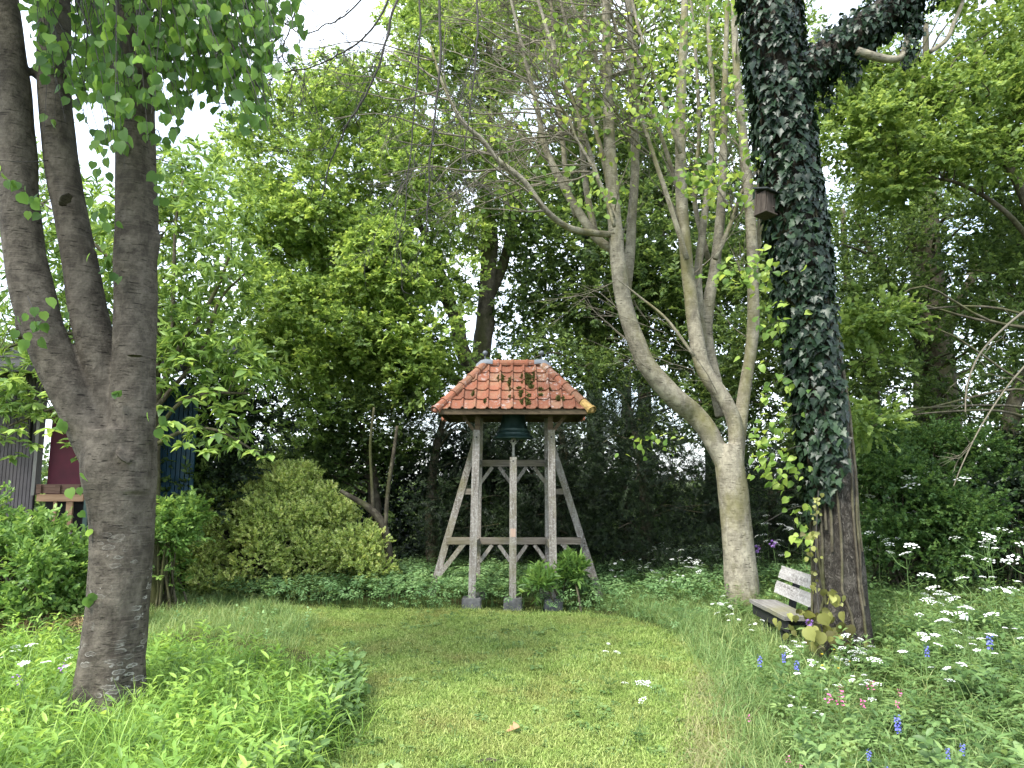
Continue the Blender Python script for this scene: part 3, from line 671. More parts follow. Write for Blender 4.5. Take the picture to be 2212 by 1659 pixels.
# ================================================================== BENCH
def make_bench():
    g = float(gh(2.9, 7.9)); b = thing('bench', 'weathered grey plank bench between the pale tree and the ivy clad tree', 'bench', (2.9, 7.9, g))
    lw = wood_mat('lichened_bench_wood', (0.10, 0.09, 0.085), (0.27, 0.255, 0.245), (0.45, 0.435, 0.42), 1, spots=(0.48, 0.47, 0.46))
    sw = wood_mat('grey_seat_wood', (0.07, 0.065, 0.06), (0.18, 0.172, 0.16), (0.29, 0.28, 0.265), 1, green=(0.20, 0.19, 0.10))
    dk = plain('dark_bench_frame', (0.022, 0.022, 0.024), 0.7, 0.3, 20)
    def plank(name, quad, th, mat, n=12, notch=0.0):
        """quad: 4 corners a0(front far) a1(back far) b1(back near) b0(front near); ragged ends"""
        a0, a1, b1, b0 = [np.array(q, float) for q in quad]; nrm = np.cross(a1 - a0, b0 - a0); nrm /= np.linalg.norm(nrm)
        if nrm[2] < 0: nrm = -nrm
        V, F = [], []; m = 5
        for i in range(n + 1):
            for k in range(m + 1):
                u, v = i / n, k / m; p = (a0 * (1 - u) + b0 * u) * (1 - v) + (a1 * (1 - u) + b1 * u) * v
                if i == 0: p = p + (b0 - a0) / np.linalg.norm(b0 - a0) * RNG.uniform(0, 0.022)
                if i == n: p = p - (b0 - a0) / np.linalg.norm(b0 - a0) * (RNG.uniform(0, 0.03) + (notch if k >= m - 1 else 0))
                V.append(p + nrm * RNG.normal(0, 0.0012))
        N = len(V); V = V + [v - nrm * th for v in V]
        for i in range(n):
            for k in range(m):
                q = (i * (m + 1) + k, i * (m + 1) + k + 1, (i + 1) * (m + 1) + k + 1, (i + 1) * (m + 1) + k); F.append(q); F.append(tuple(x + N for x in reversed(q)))
        edge = [k for k in range(m + 1)] + [i * (m + 1) + m for i in range(1, n + 1)] + [n * (m + 1) + k for k in range(m - 1, -1, -1)] + [i * (m + 1) for i in range(n - 1, 0, -1)]
        for a, c in zip(edge, edge[1:] + edge[:1]): F.append((a, a + N, c + N, c))
        me = bevel_mesh(name, np.array(V) - world_loc(b), F, mat, 0)
        return put(name, me, b)
    z = 0.35
    plank('seat_plank', [(2.70, 8.45, z), (3.00, 8.45, z - 0.01), (3.00, 7.36, z - 0.01), (2.70, 7.36, z)], 0.04, sw)
    plank('back_plank', [(3.005, 8.45, 0.418), (3.055, 8.45, 0.545), (3.055, 7.42, 0.545), (3.005, 7.42, 0.418)], -0.03, lw)
    bp = plank('back_plank', [(3.07, 8.46, 0.578), (3.12, 8.46, 0.708), (3.12, 7.50, 0.708), (3.07, 7.50, 0.578)], -0.03, lw, notch=0.05)
    # worn, hardly readable lettering cut into the top plank
    wl = world_loc(b); V, F = [], []
    a0 = np.array([3.07, 8.46, 0.578]); up = np.array([0.05, 0, 0.13]); al = np.array([0, -1.0, 0]); nr = np.cross(al, up / np.linalg.norm(up)); nr = -nr if nr[0] > 0 else nr
    s = 0.36
    for L in range(10):
        if L == 5: s += 0.03
        for (x0, y0, x1, y1) in [(0, 0, 0, 1), (0, 1, 0.55, 0.9), (0.55, 0.9, 0.6, 0.1)][: 2 + L % 2]:
            p = a0 + al * (s + x0 * 0.03) + up * (0.36 + 0.26 * y0); q = a0 + al * (s + x1 * 0.03) + up * (0.36 + 0.26 * y1)
            d = q - p; t = np.cross(d / np.linalg.norm(d), nr) * 0.0022; k = len(V)
            V += [p - t + nr * 0.0335, p + t + nr * 0.0335, q + t + nr * 0.0335, q - t + nr * 0.0335]; F.append((k, k + 1, k + 2, k + 3))
        s += 0.043
    part('carved_letters', V, F, plain('carved_grooves', (.13, .125, .12), .9, .2, 30), bp)
    for y in (8.12, 7.62):
        beam('leg', (2.80, y, -0.02), (2.78, y, z - 0.045), 0.09, 0.10, dk, b)
        beam('back_support', (2.98, y, -0.02), (3.145, y, 0.66), 0.09, 0.05, dk, b, side=(1, 0, 0))
        beam('seat_bearer', (2.73, y, z - 0.085), (3.02, y, z - 0.085), 0.09, 0.08, dk, b, side=(0, 0, 1))
    beam('front_rail', (2.735, 8.40, z - 0.10), (2.735, 7.4, z - 0.10), 0.03, 0.11, dk, b, side=(0, 0, 1))
make_bench()

# ================================================================== CABIN ON THE LEFT
def make_cabin():
    Y = 9.9
    cb = thing('cabin', 'grey and dark red wooden cabin with a brown porch rail behind the three stemmed tree', 'cabin', at(90, 1330, Y) * np.array([1, 1, 0]))
    grey = plain('grey_violet_boards', (0.085, 0.075, 0.08), 0.6, 0.12, 8); red = plain('dark_red_panel', (0.075, 0.008, 0.020), 0.55, 0.2, 6)
    white = plain('shade_greyed_white_trim', (0.17, 0.165, 0.155), 0.6, 0.1, 8); brown = wood_mat('brown_rail_wood', (0.07, 0.04, 0.03), (0.13, 0.08, 0.06), (0.2, 0.13, 0.10), 0)  # trim: white darkened to grey, the post's shade put into the colour
    tan = wood_mat('tan_rail_wood', (0.22, 0.13, 0.08), (0.34, 0.21, 0.13), (0.42, 0.28, 0.18), 0); green = plain('grey_green_post', (0.055, 0.09, 0.08), 0.6, 0.15, 8)
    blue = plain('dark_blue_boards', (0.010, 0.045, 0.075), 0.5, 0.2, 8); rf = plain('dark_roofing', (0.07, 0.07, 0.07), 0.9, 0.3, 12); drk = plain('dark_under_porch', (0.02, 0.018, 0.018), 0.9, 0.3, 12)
    pale = plain('pale_base_stone', (0.36, 0.35, 0.33), 0.9, 0.2, 10, 0.5)
    def rect(px0, px1, py0, py1, Yr, th, name, mat, parent=cb, label=None):
        a = at(px0, py1, Yr); c = at(px1, py0, Yr)
        V, F = box(((a[0] + c[0]) / 2, Yr + th / 2, (a[2] + c[2]) / 2), (abs(c[0] - a[0]), th, abs(c[2] - a[2])))
        return part(name, V, F, mat, parent, label=label)
    # boarded wall: one part per upright board
    z0, z1 = at(0, 1180, Y)[2], at(0, 800, Y)[2]; x = at(-420, 1000, Y)[0]; xe = at(73, 1000, Y)[0]
    V, F = box(((x + xe) / 2, Y + 0.06, (z0 + z1) / 2), (xe - x, 0.06, z1 - z0)); part('wall', V, F, drk, cb)
    k = x
    while k < xe - 0.02:
        V, F = box((k + 0.024, Y + 0.015, (z0 + z1) / 2), (0.045, 0.03, z1 - z0)); put('wall_board', bevel_mesh('wall_board', V - world_loc(cb), F, grey, 0.004), cb); k += 0.05
    rect(73, 90, 790, 1070, Y - 0.04, 0.12, 'corner_post', white)
    rect(90, 330, 800, 1180, Y + 0.12, 0.05, 'red_wall', red)
    rect(90, 200, 880, 905, Y + 0.05, 0.06, 'lintel', brown)
    a = rect(60, 68, 900, 960, Y - 0.05, 0.045, 'wall_lamp', drk); 
    rect(332, 420, 830, 1100, Y + 0.6, 0.05, 'blue_wall', blue)
    for i in range(9): rect(333 + i * 10, 340 + i * 10, 850, 1100, Y + 0.57, 0.03, 'blue_board', blue)
    # porch: panelled seat back, rail, posts
    rect(77, 192, 1046, 1066, Y - 0.02, 0.05, 'porch_back', brown)
    for p0 in (77, 118, 160): rect(p0, p0 + 12, 1048, 1066, Y - 0.05, 0.03, 'porch_panel', brown)
    rect(78, 180, 1068, 1083, Y - 0.10, 0.06, 'porch_rail', tan)
    for p0, p1 in ((110, 122), (138, 157)): rect(p0, p1, 1083.3, 1150, Y - 0.08, 0.03, 'rail_board', tan)
    rect(175, 191, 1080, 1165, Y - 0.14, 0.09, 'green_post', green)
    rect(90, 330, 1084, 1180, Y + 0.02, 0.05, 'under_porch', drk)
    rect(-300, 185, 1150, 1215, Y + 0.0, 0.5, 'base_wall', pale)
    # roof with an overhang
    a = at(-450, 790, Y); c = at(430, 790, Y); e0 = 0.45
    V = [(a[0], Y - e0, a[2] - 0.08), (c[0], Y - e0, a[2] - 0.08), (c[0], Y + 2.2, a[2] + 0.75), (a[0], Y + 2.2, a[2] + 0.75)]
    V += [(p[0], p[1], p[2] - 0.07) for p in V]; F = [(0, 1, 2, 3), (7, 6, 5, 4), (0, 4, 5, 1), (1, 5, 6, 2), (2, 6, 7, 3), (3, 7, 4, 0)]
    part('roof', V, F, rf, cb)
make_cabin()

# ================================================================== TREES
def pxpath(pts, Y, n=6, k=1.0):
    """pts (px,py,r_px) drawn at depth Y (number or list) -> smooth 3-D path and radii in metres"""
    Ys = [Y] * len(pts) if np.isscalar(Y) else Y
    Q = np.array([np.append(at(p[0], p[1], y), p[2] * k * mpp(at(p[0], p[1], y))) for p, y in zip(pts, Ys)])
    Q = catmull(Q, n); return Q[:, :3], Q[:, 3]
def joined(paths, seg=20, lump=0.04):
    Vs, Fs, n = [], [], 0
    for P, r in paths:
        V, F = tube(P, r, seg, lump=lump); Vs.append(V); Fs += [tuple(i + n for i in f) for f in fix_quads(F)]; n += len(V)
    return np.vstack(Vs), Fs
def fuse(o, voxel, it=6):
    m = o.modifiers.new('fuse', 'REMESH'); m.mode = 'VOXEL'; m.voxel_size = voxel; m.use_smooth_shade = True
    q = o.modifiers.new('relax', 'SMOOTH'); q.iterations = it; q.factor = 0.5
def twigs(name, lst, mat, parent, seg=4, kind='stuff'):
    V, F = tubes(lst, seg); return part(name, V, F, mat, parent, kind=kind)
def poly_px(poly, n, Y0, Y1, rng=RNG):
    q = sample_poly(poly, n, rng); Y = rng.uniform(Y0, Y1, n)
    return np.array([at(a, b, y) for (a, b), y in zip(q, Y)])
def clump_pts(Cn, rad, per, rng=RNG, squash=0.75, shell=0.45, droop=0.0, rnd=0.5, up=0.15, flat=1.0):
    n = len(Cn); rr = np.asarray(rad) * np.ones(n) * rng.uniform(0.7, 1.25, n)
    d = rng.normal(0, 1, (n, per, 3)); d /= np.linalg.norm(d, axis=2)[..., None]
    r = rr[:, None] * (shell + (1 - shell) * rng.random((n, per)) ** 0.5)
    P = Cn[:, None, :] + d * r[..., None] * np.array([1, 1, squash])
    ax = d * np.array([1, 1, 0.6]) * 0.8 + rng.normal(0, rnd, (n, per, 3)) + np.array([0, 0, up - droop])
    z = np.array([0, 0, flat]) + rng.normal(0, 0.45, (n, per, 3)) + d * 0.35
    return P.reshape(-1, 3), rotx(ax.reshape(-1, 3), z.reshape(-1, 3))
def crown(parent, name, Cn, rad, per, T, mat, size=(0.8, 1.25), rng=RNG, **k):
    P, Rm = clump_pts(Cn, rad, per, rng, **k)
    P = P - world_loc(parent) if parent else P
    return scatter(name, T, P, Rm, rng.uniform(*size, len(P)), mat, parent, rng=rng)
def connect(Cn, trunkP, trunkR, lst, rng=RNG, frac=0.35, sag=0.15, rmax=0.05):
    """limbs from the nearest suitable trunk point up to each clump"""
    for c in Cn:
        d = np.linalg.norm(trunkP - c, axis=1) + 0.8 * np.maximum(0, trunkP[:, 2] - c[2] + 0.2)
        i = int(np.argmin(d)); a = trunkP[i]; L = np.linalg.norm(c - a)
        if L < 0.3: continue
        m1 = a + (c - a) * 0.35 + np.array([0, 0, 0.10 * L]) + rng.normal(0, 0.06 * L, 3); m2 = a + (c - a) * 0.7 + np.array([0, 0, 0.08 * L]) + rng.normal(0, 0.06 * L, 3)
        P = catmull(np.array([a, m1, m2, c]), 4); r0 = min(rmax, trunkR[i] * 0.5, 0.010 * L + 0.008)
        lst.append((P, np.linspace(r0, r0 * 0.25, len(P))))
def spray(parent_leaves, px, py, Y, n, spread=0.10, rng=RNG):
    c = at(px, py, Y)
    for _ in range(n): parent_leaves.append(c + rng.normal(0, spread, 3) * np.array([1, 0.8, 1]))
def leaf_objects(parent, kind, P, Rm, S, mat, nmax=300, name='leaf', mass='leaf_mass', rng=RNG, nvar=6):
    """the nmax leaves that show largest are parts of their own, the rest one part"""
    px, py, dz = project(P); inside = (px > -20) & (px < PW + 20) & (py > -20) & (py < PH + 20) & (dz > 0.2)
    facing = np.abs(np.einsum('ni,ni->n', Rm[:, :, 2], (P - EYE) / np.linalg.norm(P - EYE, axis=1)[:, None]))
    sc = np.where(inside, S / dz * (0.25 + facing), 0); order = np.argsort(-sc); a = order[:nmax]; b = order[nmax:]
    V0, F0 = leaf_shape(kind); pl = world_loc(parent); mes = []
    for i in range(nvar):
        V = V0.copy(); V[:, 2] += rng.uniform(-0.25, 0.05) * V[:, 0] ** 2 + rng.uniform(-0.1, 0.25) * np.abs(V[:, 1])
        mes.append(mesh_np(name, V, F0, mat, np.full(len(V), 2 * (i + 0.5) / nvar)))
    for i in a:
        if sc[i] <= 0: continue
        o = bpy.data.objects.new(name, mes[int(rng.integers(nvar))]); o.parent = parent
        m = Matrix.Translation([float(v) for v in (P[i] - pl)]) @ Matrix(Rm[i].tolist()).to_4x4() @ Matrix.Scale(float(S[i]), 4)
        o.matrix_local = m; COL.objects.link(o)
    b = np.concatenate([b, [i for i in a if sc[i] <= 0]]).astype(int)
    if len(b):
        V, F, t = stack([(V0, F0, np.full(len(V0), rng.random())) for _ in range(3)], P[b], Rm[b], S[b], rng=rng)
        part(mass, V, F, mat, parent, tint=t, kind='stuff')

T_oak = [sprig('oak', 9, 0.17, 0.085, up=0.25) for _ in range(5)]
T_wood = [sprig('oval', 11, 0.24, 0.07, flat=0.3, up=0.05) for _ in range(5)]
T_far = [sprig('oval', 12, 0.34, 0.10, flat=0.3, up=0.05) for _ in range(5)]
T_chest = [sprig('lance', 9, 0.16, 0.17, spread=1.0, whorl=True, flat=0.6, up=0.1) for _ in range(5)]
T_young = [sprig('round', 9, 0.24, 0.062, flat=0.3, up=0.0) for _ in range(5)]
T_haw = [sprig('maple', 12, 0.20, 0.042, flat=0.4, up=0.1) for _ in range(5)]
T_yew = [sprig('needle', 30, 0.20, 0.045, spread=0.8, flat=0.4, up=0.0) for _ in range(5)]
T_box = [sprig('round', 16, 0.10, 0.030, spread=0.9, flat=0.9, up=0.35) for _ in range(5)]
T_shrub = [sprig('oval', 9, 0.17, 0.062, flat=0.35, up=0.1) for _ in range(5)]

# ---- the three stemmed lime on the left
def left_tree():
    Y = 5.35; base = ground(232, 1560); g = float(gh(base[0], base[1]))
    t = thing('lime_tree', 'big three stemmed lime tree with grey lichened bark close on the left', 'tree', (base[0], base[1], g))
    ps = [pxpath([(222, 1640, 84), (230, 1565, 70), (240, 1450, 65), (252, 1330, 63), (263, 1200, 62), (263, 1100, 66), (258, 1010, 74), (262, 930, 70)], Y),
          pxpath([(255, 1060, 48), (222, 965, 52), (180, 893, 43), (140, 823, 40), (103, 738, 40), (70, 630, 42), (45, 480, 38), (36, 330, 37), (28, 180, 33), (15, 60, 30), (0, -90, 26), (-25, -320, 20), (-40, -600, 12)], [Y] * 2 + [Y - .03, Y - .06, Y - .08, Y - .1] + [Y - .1] * 7),
          pxpath([(262, 1060, 50), (252, 930, 46), (232, 838, 38), (208, 742, 38), (190, 670, 38), (172, 560, 35), (150, 450, 33), (130, 330, 33), (118, 200, 33), (117, 80, 32), (116, -80, 29), (112, -330, 22), (120, -600, 14)], Y + 0.03),
          pxpath([(270, 1060, 55), (285, 930, 46), (290, 800, 43), (292, 680, 42), (293, 560, 43), (295, 440, 41), (292, 300, 39), (290, 160, 38), (287, 60, 38), (284, -80, 35), (280, -330, 27), (270, -600, 16)], Y - 0.04),
          pxpath([(258, 60, 24), (247, 40, 18), (240, 28, 12)], Y - .04), pxpath([(262, 175, 26), (250, 150, 20), (245, 135, 10)], Y - .04), pxpath([(100, 160, 22), (84, 155, 18), (78, 145, 8)], Y + .03),
          pxpath([(70, 690, 34), (48, 720, 16), (38, 712, 8)], Y - .06), pxpath([(318, 570, 18), (335, 520, 11), (340, 495, 4)], Y - .05), pxpath([(315, 610, 25), (326, 605, 14)], Y - .05),
          pxpath([(142, 432, 20), (136, 428, 10)], Y - .17), pxpath([(268, 985, 26), (262, 990, 12)], Y - .26), pxpath([(290, 770, 20), (290, 765, 12)], Y - .26)]
    # root flare
    for a in np.linspace(0, 6.28, 7)[:-1]:
        b = np.array([base[0], base[1], g]); d = np.array([math.cos(a), math.sin(a), 0])
        ps.append((catmull([b + d * 0.10 + [0, 0, 0.5], b + d * 0.17 + [0, 0, 0.18], b + d * 0.30 + [0, 0, -0.03]], 4), np.linspace(0.12, 0.07, 9)))
    V, F = joined(ps, 24, 0.022); tr = part('trunk', V, F, M['lime_bark'], t); fuse(tr, 0.013, 3)
    # twigs and hanging leaves
    rng = np.random.default_rng(21); tw, LP = [], []
    reg = [(60, -20), (640, -20), (665, 90), (650, 180), (610, 160), (612, 330), (560, 350), (490, 290), (425, 260), (398, 375), (345, 380), (250, 385), (75, 350)]
    ends = np.vstack([poly_px(reg, 150, 4.1, 5.3, rng), poly_px([(330, 40), (610, 0), (640, 160), (610, 240), (560, 330), (480, 270), (400, 250), (330, 350)], 105, 4.2, 5.5, rng), poly_px([(150, 20), (250, 20), (250, 300), (150, 300)], 40, 5.5, 6.0, rng)])
    more = np.array([at(rng.uniform(-500, 600), rng.uniform(-700, -60), rng.uniform(3.6, 6)) for _ in range(60)])
    ups = np.array([tr_ for tr_ in [at(120, -300, Y), at(280, -300, Y), at(0, -300, Y), at(270, -560, Y)]])
    for j, e in enumerate(np.vstack([ends, more])):
        a = ups[rng.integers(4)] * 0.35 + 0.65 * e + np.array([rng.normal(0, .1), rng.normal(0, .1), 0.40 + rng.uniform(0, .3)])
        if a[2] < e[2] + 0.3: a[2] = e[2] + 0.4
        P = catmull([a, a * 0.5 + e * 0.5 + [rng.normal(0, .05), rng.normal(0, .05), 0.12], e], 6); tw.append((P, np.linspace(0.006, 0.0015, len(P))))
        for k in range(rng.integers(6, 11)):
            u = rng.uniform(0.62, 1); i = min(int(u * (len(P) - 1)), len(P) - 1); LP.append(P[i] + rng.normal(0, 0.028, 3))
    for px, py, n, Yp in ((75, 690, 8, 4.9), (50, 700, 4, 4.9), (115, 665, 3, 4.95), (20, 375, 5, 4.8), (45, 430, 6, 4.75), (90, 440, 4, 4.9), (205, 440, 5, 5.0), (215, 500, 5, 4.95), (220, 540, 4, 5), (250, 590, 3, 5.05), (215, 360, 5, 5.0), (230, 310, 6, 5.1), (350, 370, 4, 5.0), (345, 430, 2, 5.1), (170, 1055, 3, 5.1), (165, 1030, 2, 5.1), (172, 1130, 2, 5.1), (185, 1305, 3, 5.1), (130, 905, 2, 5.1), (345, 905, 3, 5.2), (365, 925, 3, 5.2), (240, 870, 2, 5.1), (360, 290, 4, 5.0)):
        c = at(px, py, Yp)
        for _ in range(n): LP.append(c + rng.normal(0, 0.05, 3))
    tw.append((catmull([at(60, 640, Y - .3), at(75, 680, 4.9), at(80, 720, 4.9)], 5), np.linspace(.004, .0015, 11)))
    tw.append((catmull([at(110, 345, Y), at(60, 350, 4.9), at(-20, 345, 4.8)], 5), np.linspace(.005, .0015, 11)))
    tw.append((catmull([at(455, -150, 4.8), at(500, 90, 4.8), at(560, 190, 4.8), at(595, 280, 4.8)], 6), np.linspace(.009, .002, 19)))
    twigs('twigs', tw, M['twig_dark'], t)
    LP = np.array(LP); n = len(LP)
    ax = rng.normal(0, 0.38, (n, 3)) + np.array([0, 0, -1.0]); z = rng.normal(0, 0.75, (n, 3)) + np.array([0.1, -0.85, 0.35])
    leaf_objects(t, 'lime', LP, rotx(ax, z), rng.uniform(0.055, 0.088, n), M['lime_leaf'], 300, rng=rng)
    # the rest of its crown, above the picture
    up = np.array([[rng.uniform(-5.2, -2.3), rng.uniform(3.2, 6.4), rng.uniform(5.0, 7.5)] for _ in range(90)]); up = up[project(up)[1] < -330][:22]
    T = [sprig('lime', 8, 0.3, 0.075, flat=0.4, up=-0.3) for _ in range(3)]
    crown(t, 'crown', up, 0.6, 26, T, M['lime_leaf'], droop=0.5)
left_tree()

# ---- the pale multi stemmed tree right of the tower
def pale_tree():
    Y = 9.5; b = at(1605, 1330, Y); g = float(gh(b[0], b[1]))
    t = thing('pale_barked_tree', 'pale barked tree forking low into many upright grey stems, left of the bench', 'tree', (b[0], b[1], g))
    rng = np.random.default_rng(5)
    main = [pxpath([(1612, 1375, 46), (1607, 1330, 39), (1600, 1240, 35), (1592, 1150, 31), (1583, 1060, 31), (1576, 1000, 30), (1578, 960, 22)], Y),
            pxpath([(1578, 1040, 20), (1540, 950, 24), (1500, 895, 26), (1465, 865, 26), (1405, 800, 24), (1372, 730, 22), (1345, 640, 20), (1333, 540, 19), (1326, 450, 17), (1318, 330, 15), (1313, 200, 13), (1310, 60, 11), (1305, -120, 8), (1300, -400, 4)], [Y] * 3 + [Y - .1, Y - .2, Y - .25] + [Y - .3] * 8),
            pxpath([(1588, 1030, 20), (1590, 935, 19), (1570, 872, 19), (1522, 800, 20), (1503, 720, 19), (1492, 640, 17), (1483, 560, 16), (1474, 460, 16), (1470, 330, 14), (1472, 180, 12), (1478, 60, 10), (1482, -150, 7), (1490, -380, 4)], Y),
            pxpath([(1592, 1000, 18), (1598, 930, 17), (1606, 860, 16), (1620, 770, 15), (1627, 690, 15), (1625, 560, 14), (1618, 420, 13), (1603, 280, 11), (1590, 130, 9), (1582, -100, 6), (1580, -300, 3)], Y + .1),
            pxpath([(1560, 900, 18), (1552, 860, 17), (1528, 740, 16), (1530, 660, 15), (1545, 570, 13), (1556, 470, 12), (1562, 340, 10), (1565, 200, 8), (1570, 40, 6), (1572, -200, 4)], Y + .35),
            pxpath([(1520, 800, 12), (1513, 700, 12), (1507, 600, 11), (1520, 480, 9), (1534, 360, 8), (1540, 220, 7), (1530, 60, 5), (1528, -150, 3)], Y + .3),
            pxpath([(1348, 660, 14), (1360, 560, 13), (1365, 470, 12), (1372, 360, 11), (1368, 250, 10), (1362, 120, 8), (1358, -30, 6), (1350, -250, 3)], Y + .2)]
    main = [main[0]] + [(P, r * .86) for P, r in main[1:]]
    V, F = joined(main, 18, 0.03); tr = part('trunk', V, F, M['pale_bark'], t); fuse(tr, 0.015, 2)
    L = [pxpath([(1333, 545, 13), (1290, 515, 13), (1245, 450, 12), (1205, 380, 11), (1175, 310, 9), (1160, 230, 7), (1130, 110, 5), (1090, -60, 3)], Y - .2),
         pxpath([(1325, 507, 10), (1270, 502, 10), (1225, 490, 9), (1180, 455, 8), (1130, 390, 8), (1075, 345, 7), (1040, 300, 6), (1000, 265, 5), (960, 190, 4), (930, 100, 3)], [Y - .3, Y - .5, Y - .7, Y - .9, Y - 1, Y - 1.1, Y - 1.2, Y - 1.3, Y - 1.3, Y - 1.3]),
         pxpath([(1324, 470, 7), (1290, 380, 6.5), (1262, 290, 6), (1230, 200, 5.5), (1190, 90, 5), (1150, -40, 4)], Y - .4),
         pxpath([(1320, 440, 7), (1300, 330, 6.5), (1270, 230, 6), (1240, 120, 5), (1210, 0, 4), (1180, -120, 3)], Y - .1),
         pxpath([(1327, 490, 5), (1310, 430, 5), (1280, 360, 4.5), (1245, 300, 4), (1215, 240, 4), (1130, 235, 3)], Y - .7),
         pxpath([(1245, 470, 8), (1225, 400, 8), (1215, 300, 7), (1200, 180, 6), (1195, 60, 5), (1180, -90, 4)], Y + .1),
         pxpath([(1290, 520, 9), (1270, 430, 9), (1258, 330, 8), (1250, 200, 7), (1262, 60, 5), (1270, -90, 4)], Y + .5),
         pxpath([(1484, 560, 8), (1440, 420, 7), (1400, 300, 6.5), (1365, 170, 6), (1330, 60, 5), (1290, -80, 4)], Y - .2),
         pxpath([(1472, 440, 7), (1440, 330, 6), (1400, 210, 6), (1370, 90, 5), (1340, -60, 4)], Y + .3),
         pxpath([(1470, 330, 6), (1425, 200, 5.5), (1385, 80, 5), (1350, -60, 4)], Y - .3),
         pxpath([(1530, 560, 8), (1500, 430, 7), (1510, 300, 6), (1505, 150, 5), (1490, -30, 4)], Y + .6),
         pxpath([(1545, 560, 8), (1580, 480, 6), (1600, 420, 5), (1640, 360, 4)], Y + .2),
         pxpath([(1620, 640, 8), (1640, 520, 8), (1640, 400, 7), (1625, 250, 6), (1620, 100, 5), (1610, -60, 4)], Y + .4),
         pxpath([(1330, 240, 6), (1290, 130, 5), (1240, 20, 4), (1210, -80, 3)], Y),
         pxpath([(1500, 770, 5), (1440, 690, 4), (1380, 640, 3), (1330, 600, 2)], Y - .5)]
    for P, r in L:
        r = r * .78
        V, F = tube(P, r, 8, lump=0.03); part('limb', V, fix_quads(F), M['pale_bark'], t, smooth=True)
    tw = []
    # the bare fan of twigs reaching left
    for P, r in L[:6] + L[7:10]:
        for _ in range(13):
            i = int(rng.integers(len(P) // 3, len(P))); d = np.array([-1.0, rng.uniform(-.8, .6), rng.uniform(-.45, .9)])
            grow(P[i], d, rng.uniform(0.8, 2.0), min(0.015, r[i] * 0.7), 2, tw, droop=0.015, wob=0.16, nch=4, ang=0.75, rng=rng, n=7)
    for P, r in main[1:4] + L[10:14]:
        for _ in range(9):
            i = int(rng.integers(len(P) // 3, len(P))); d = np.array([rng.uniform(-1, .8), rng.uniform(-.8, .8), rng.uniform(0.2, 1.3)])
            grow(P[i], d, rng.uniform(0.6, 1.5), min(0.010, r[i] * 0.5), 2, tw, droop=0.02, wob=0.12, nch=3, ang=0.6, rng=rng, n=6)
    for px, py, tx, ty in ((1440, 720, 1230, 640), (1410, 800, 1250, 720), (1500, 800, 1330, 760), (1340, 600, 1180, 690), (1550, 850, 1470, 690)):
        a, e = at(px, py, Y - .3), at(tx, ty, Y - .8); grow(a, e - a, np.linalg.norm(e - a), 0.006, 2, tw, wob=0.06, nch=3, ang=0.5, rng=rng)
    twigs('twigs', tw, M['twig_pale'], t)
    Cn = np.vstack([poly_px([(1250, -60), (1560, -60), (1600, 120), (1560, 330), (1600, 430), (1500, 480), (1480, 400), (1400, 250), (1340, 420), (1260, 260), (1180, 130)], 44, Y - .9, Y + .5, rng),
                    poly_px([(1120, 60), (1330, 20), (1350, 330), (1280, 330), (1180, 250)], 12, Y - .9, Y, rng), np.array([at(a, c, Y - .9) for a, c in ((1500, 370), (1535, 395), (1460, 170), (1390, 250), (1430, 260), (1275, 410), (1280, 440), (1590, 590), (1600, 600), (1620, 590), (1210, 380), (1130, 440), (1060, 300), (1400, 960))])])
    LP = []
    for c in Cn:
        n = int(rng.integers(14, 34)); LP.append(c + rng.normal(0, 1, (n, 3)) * np.array([0.21, 0.16, 0.085]))
    LP = np.vstack(LP); n = len(LP); ax = rng.normal(0, 0.6, (n, 3)) + np.array([0, 0, -.45]); z = rng.normal(0, 0.5, (n, 3)) + np.array([0, -.3, .8])
    leaf_objects(t, 'lime', LP, rotx(ax, z), rng.uniform(0.055, 0.09, n), M['ivy_young'], 300, rng=rng)
pale_tree()

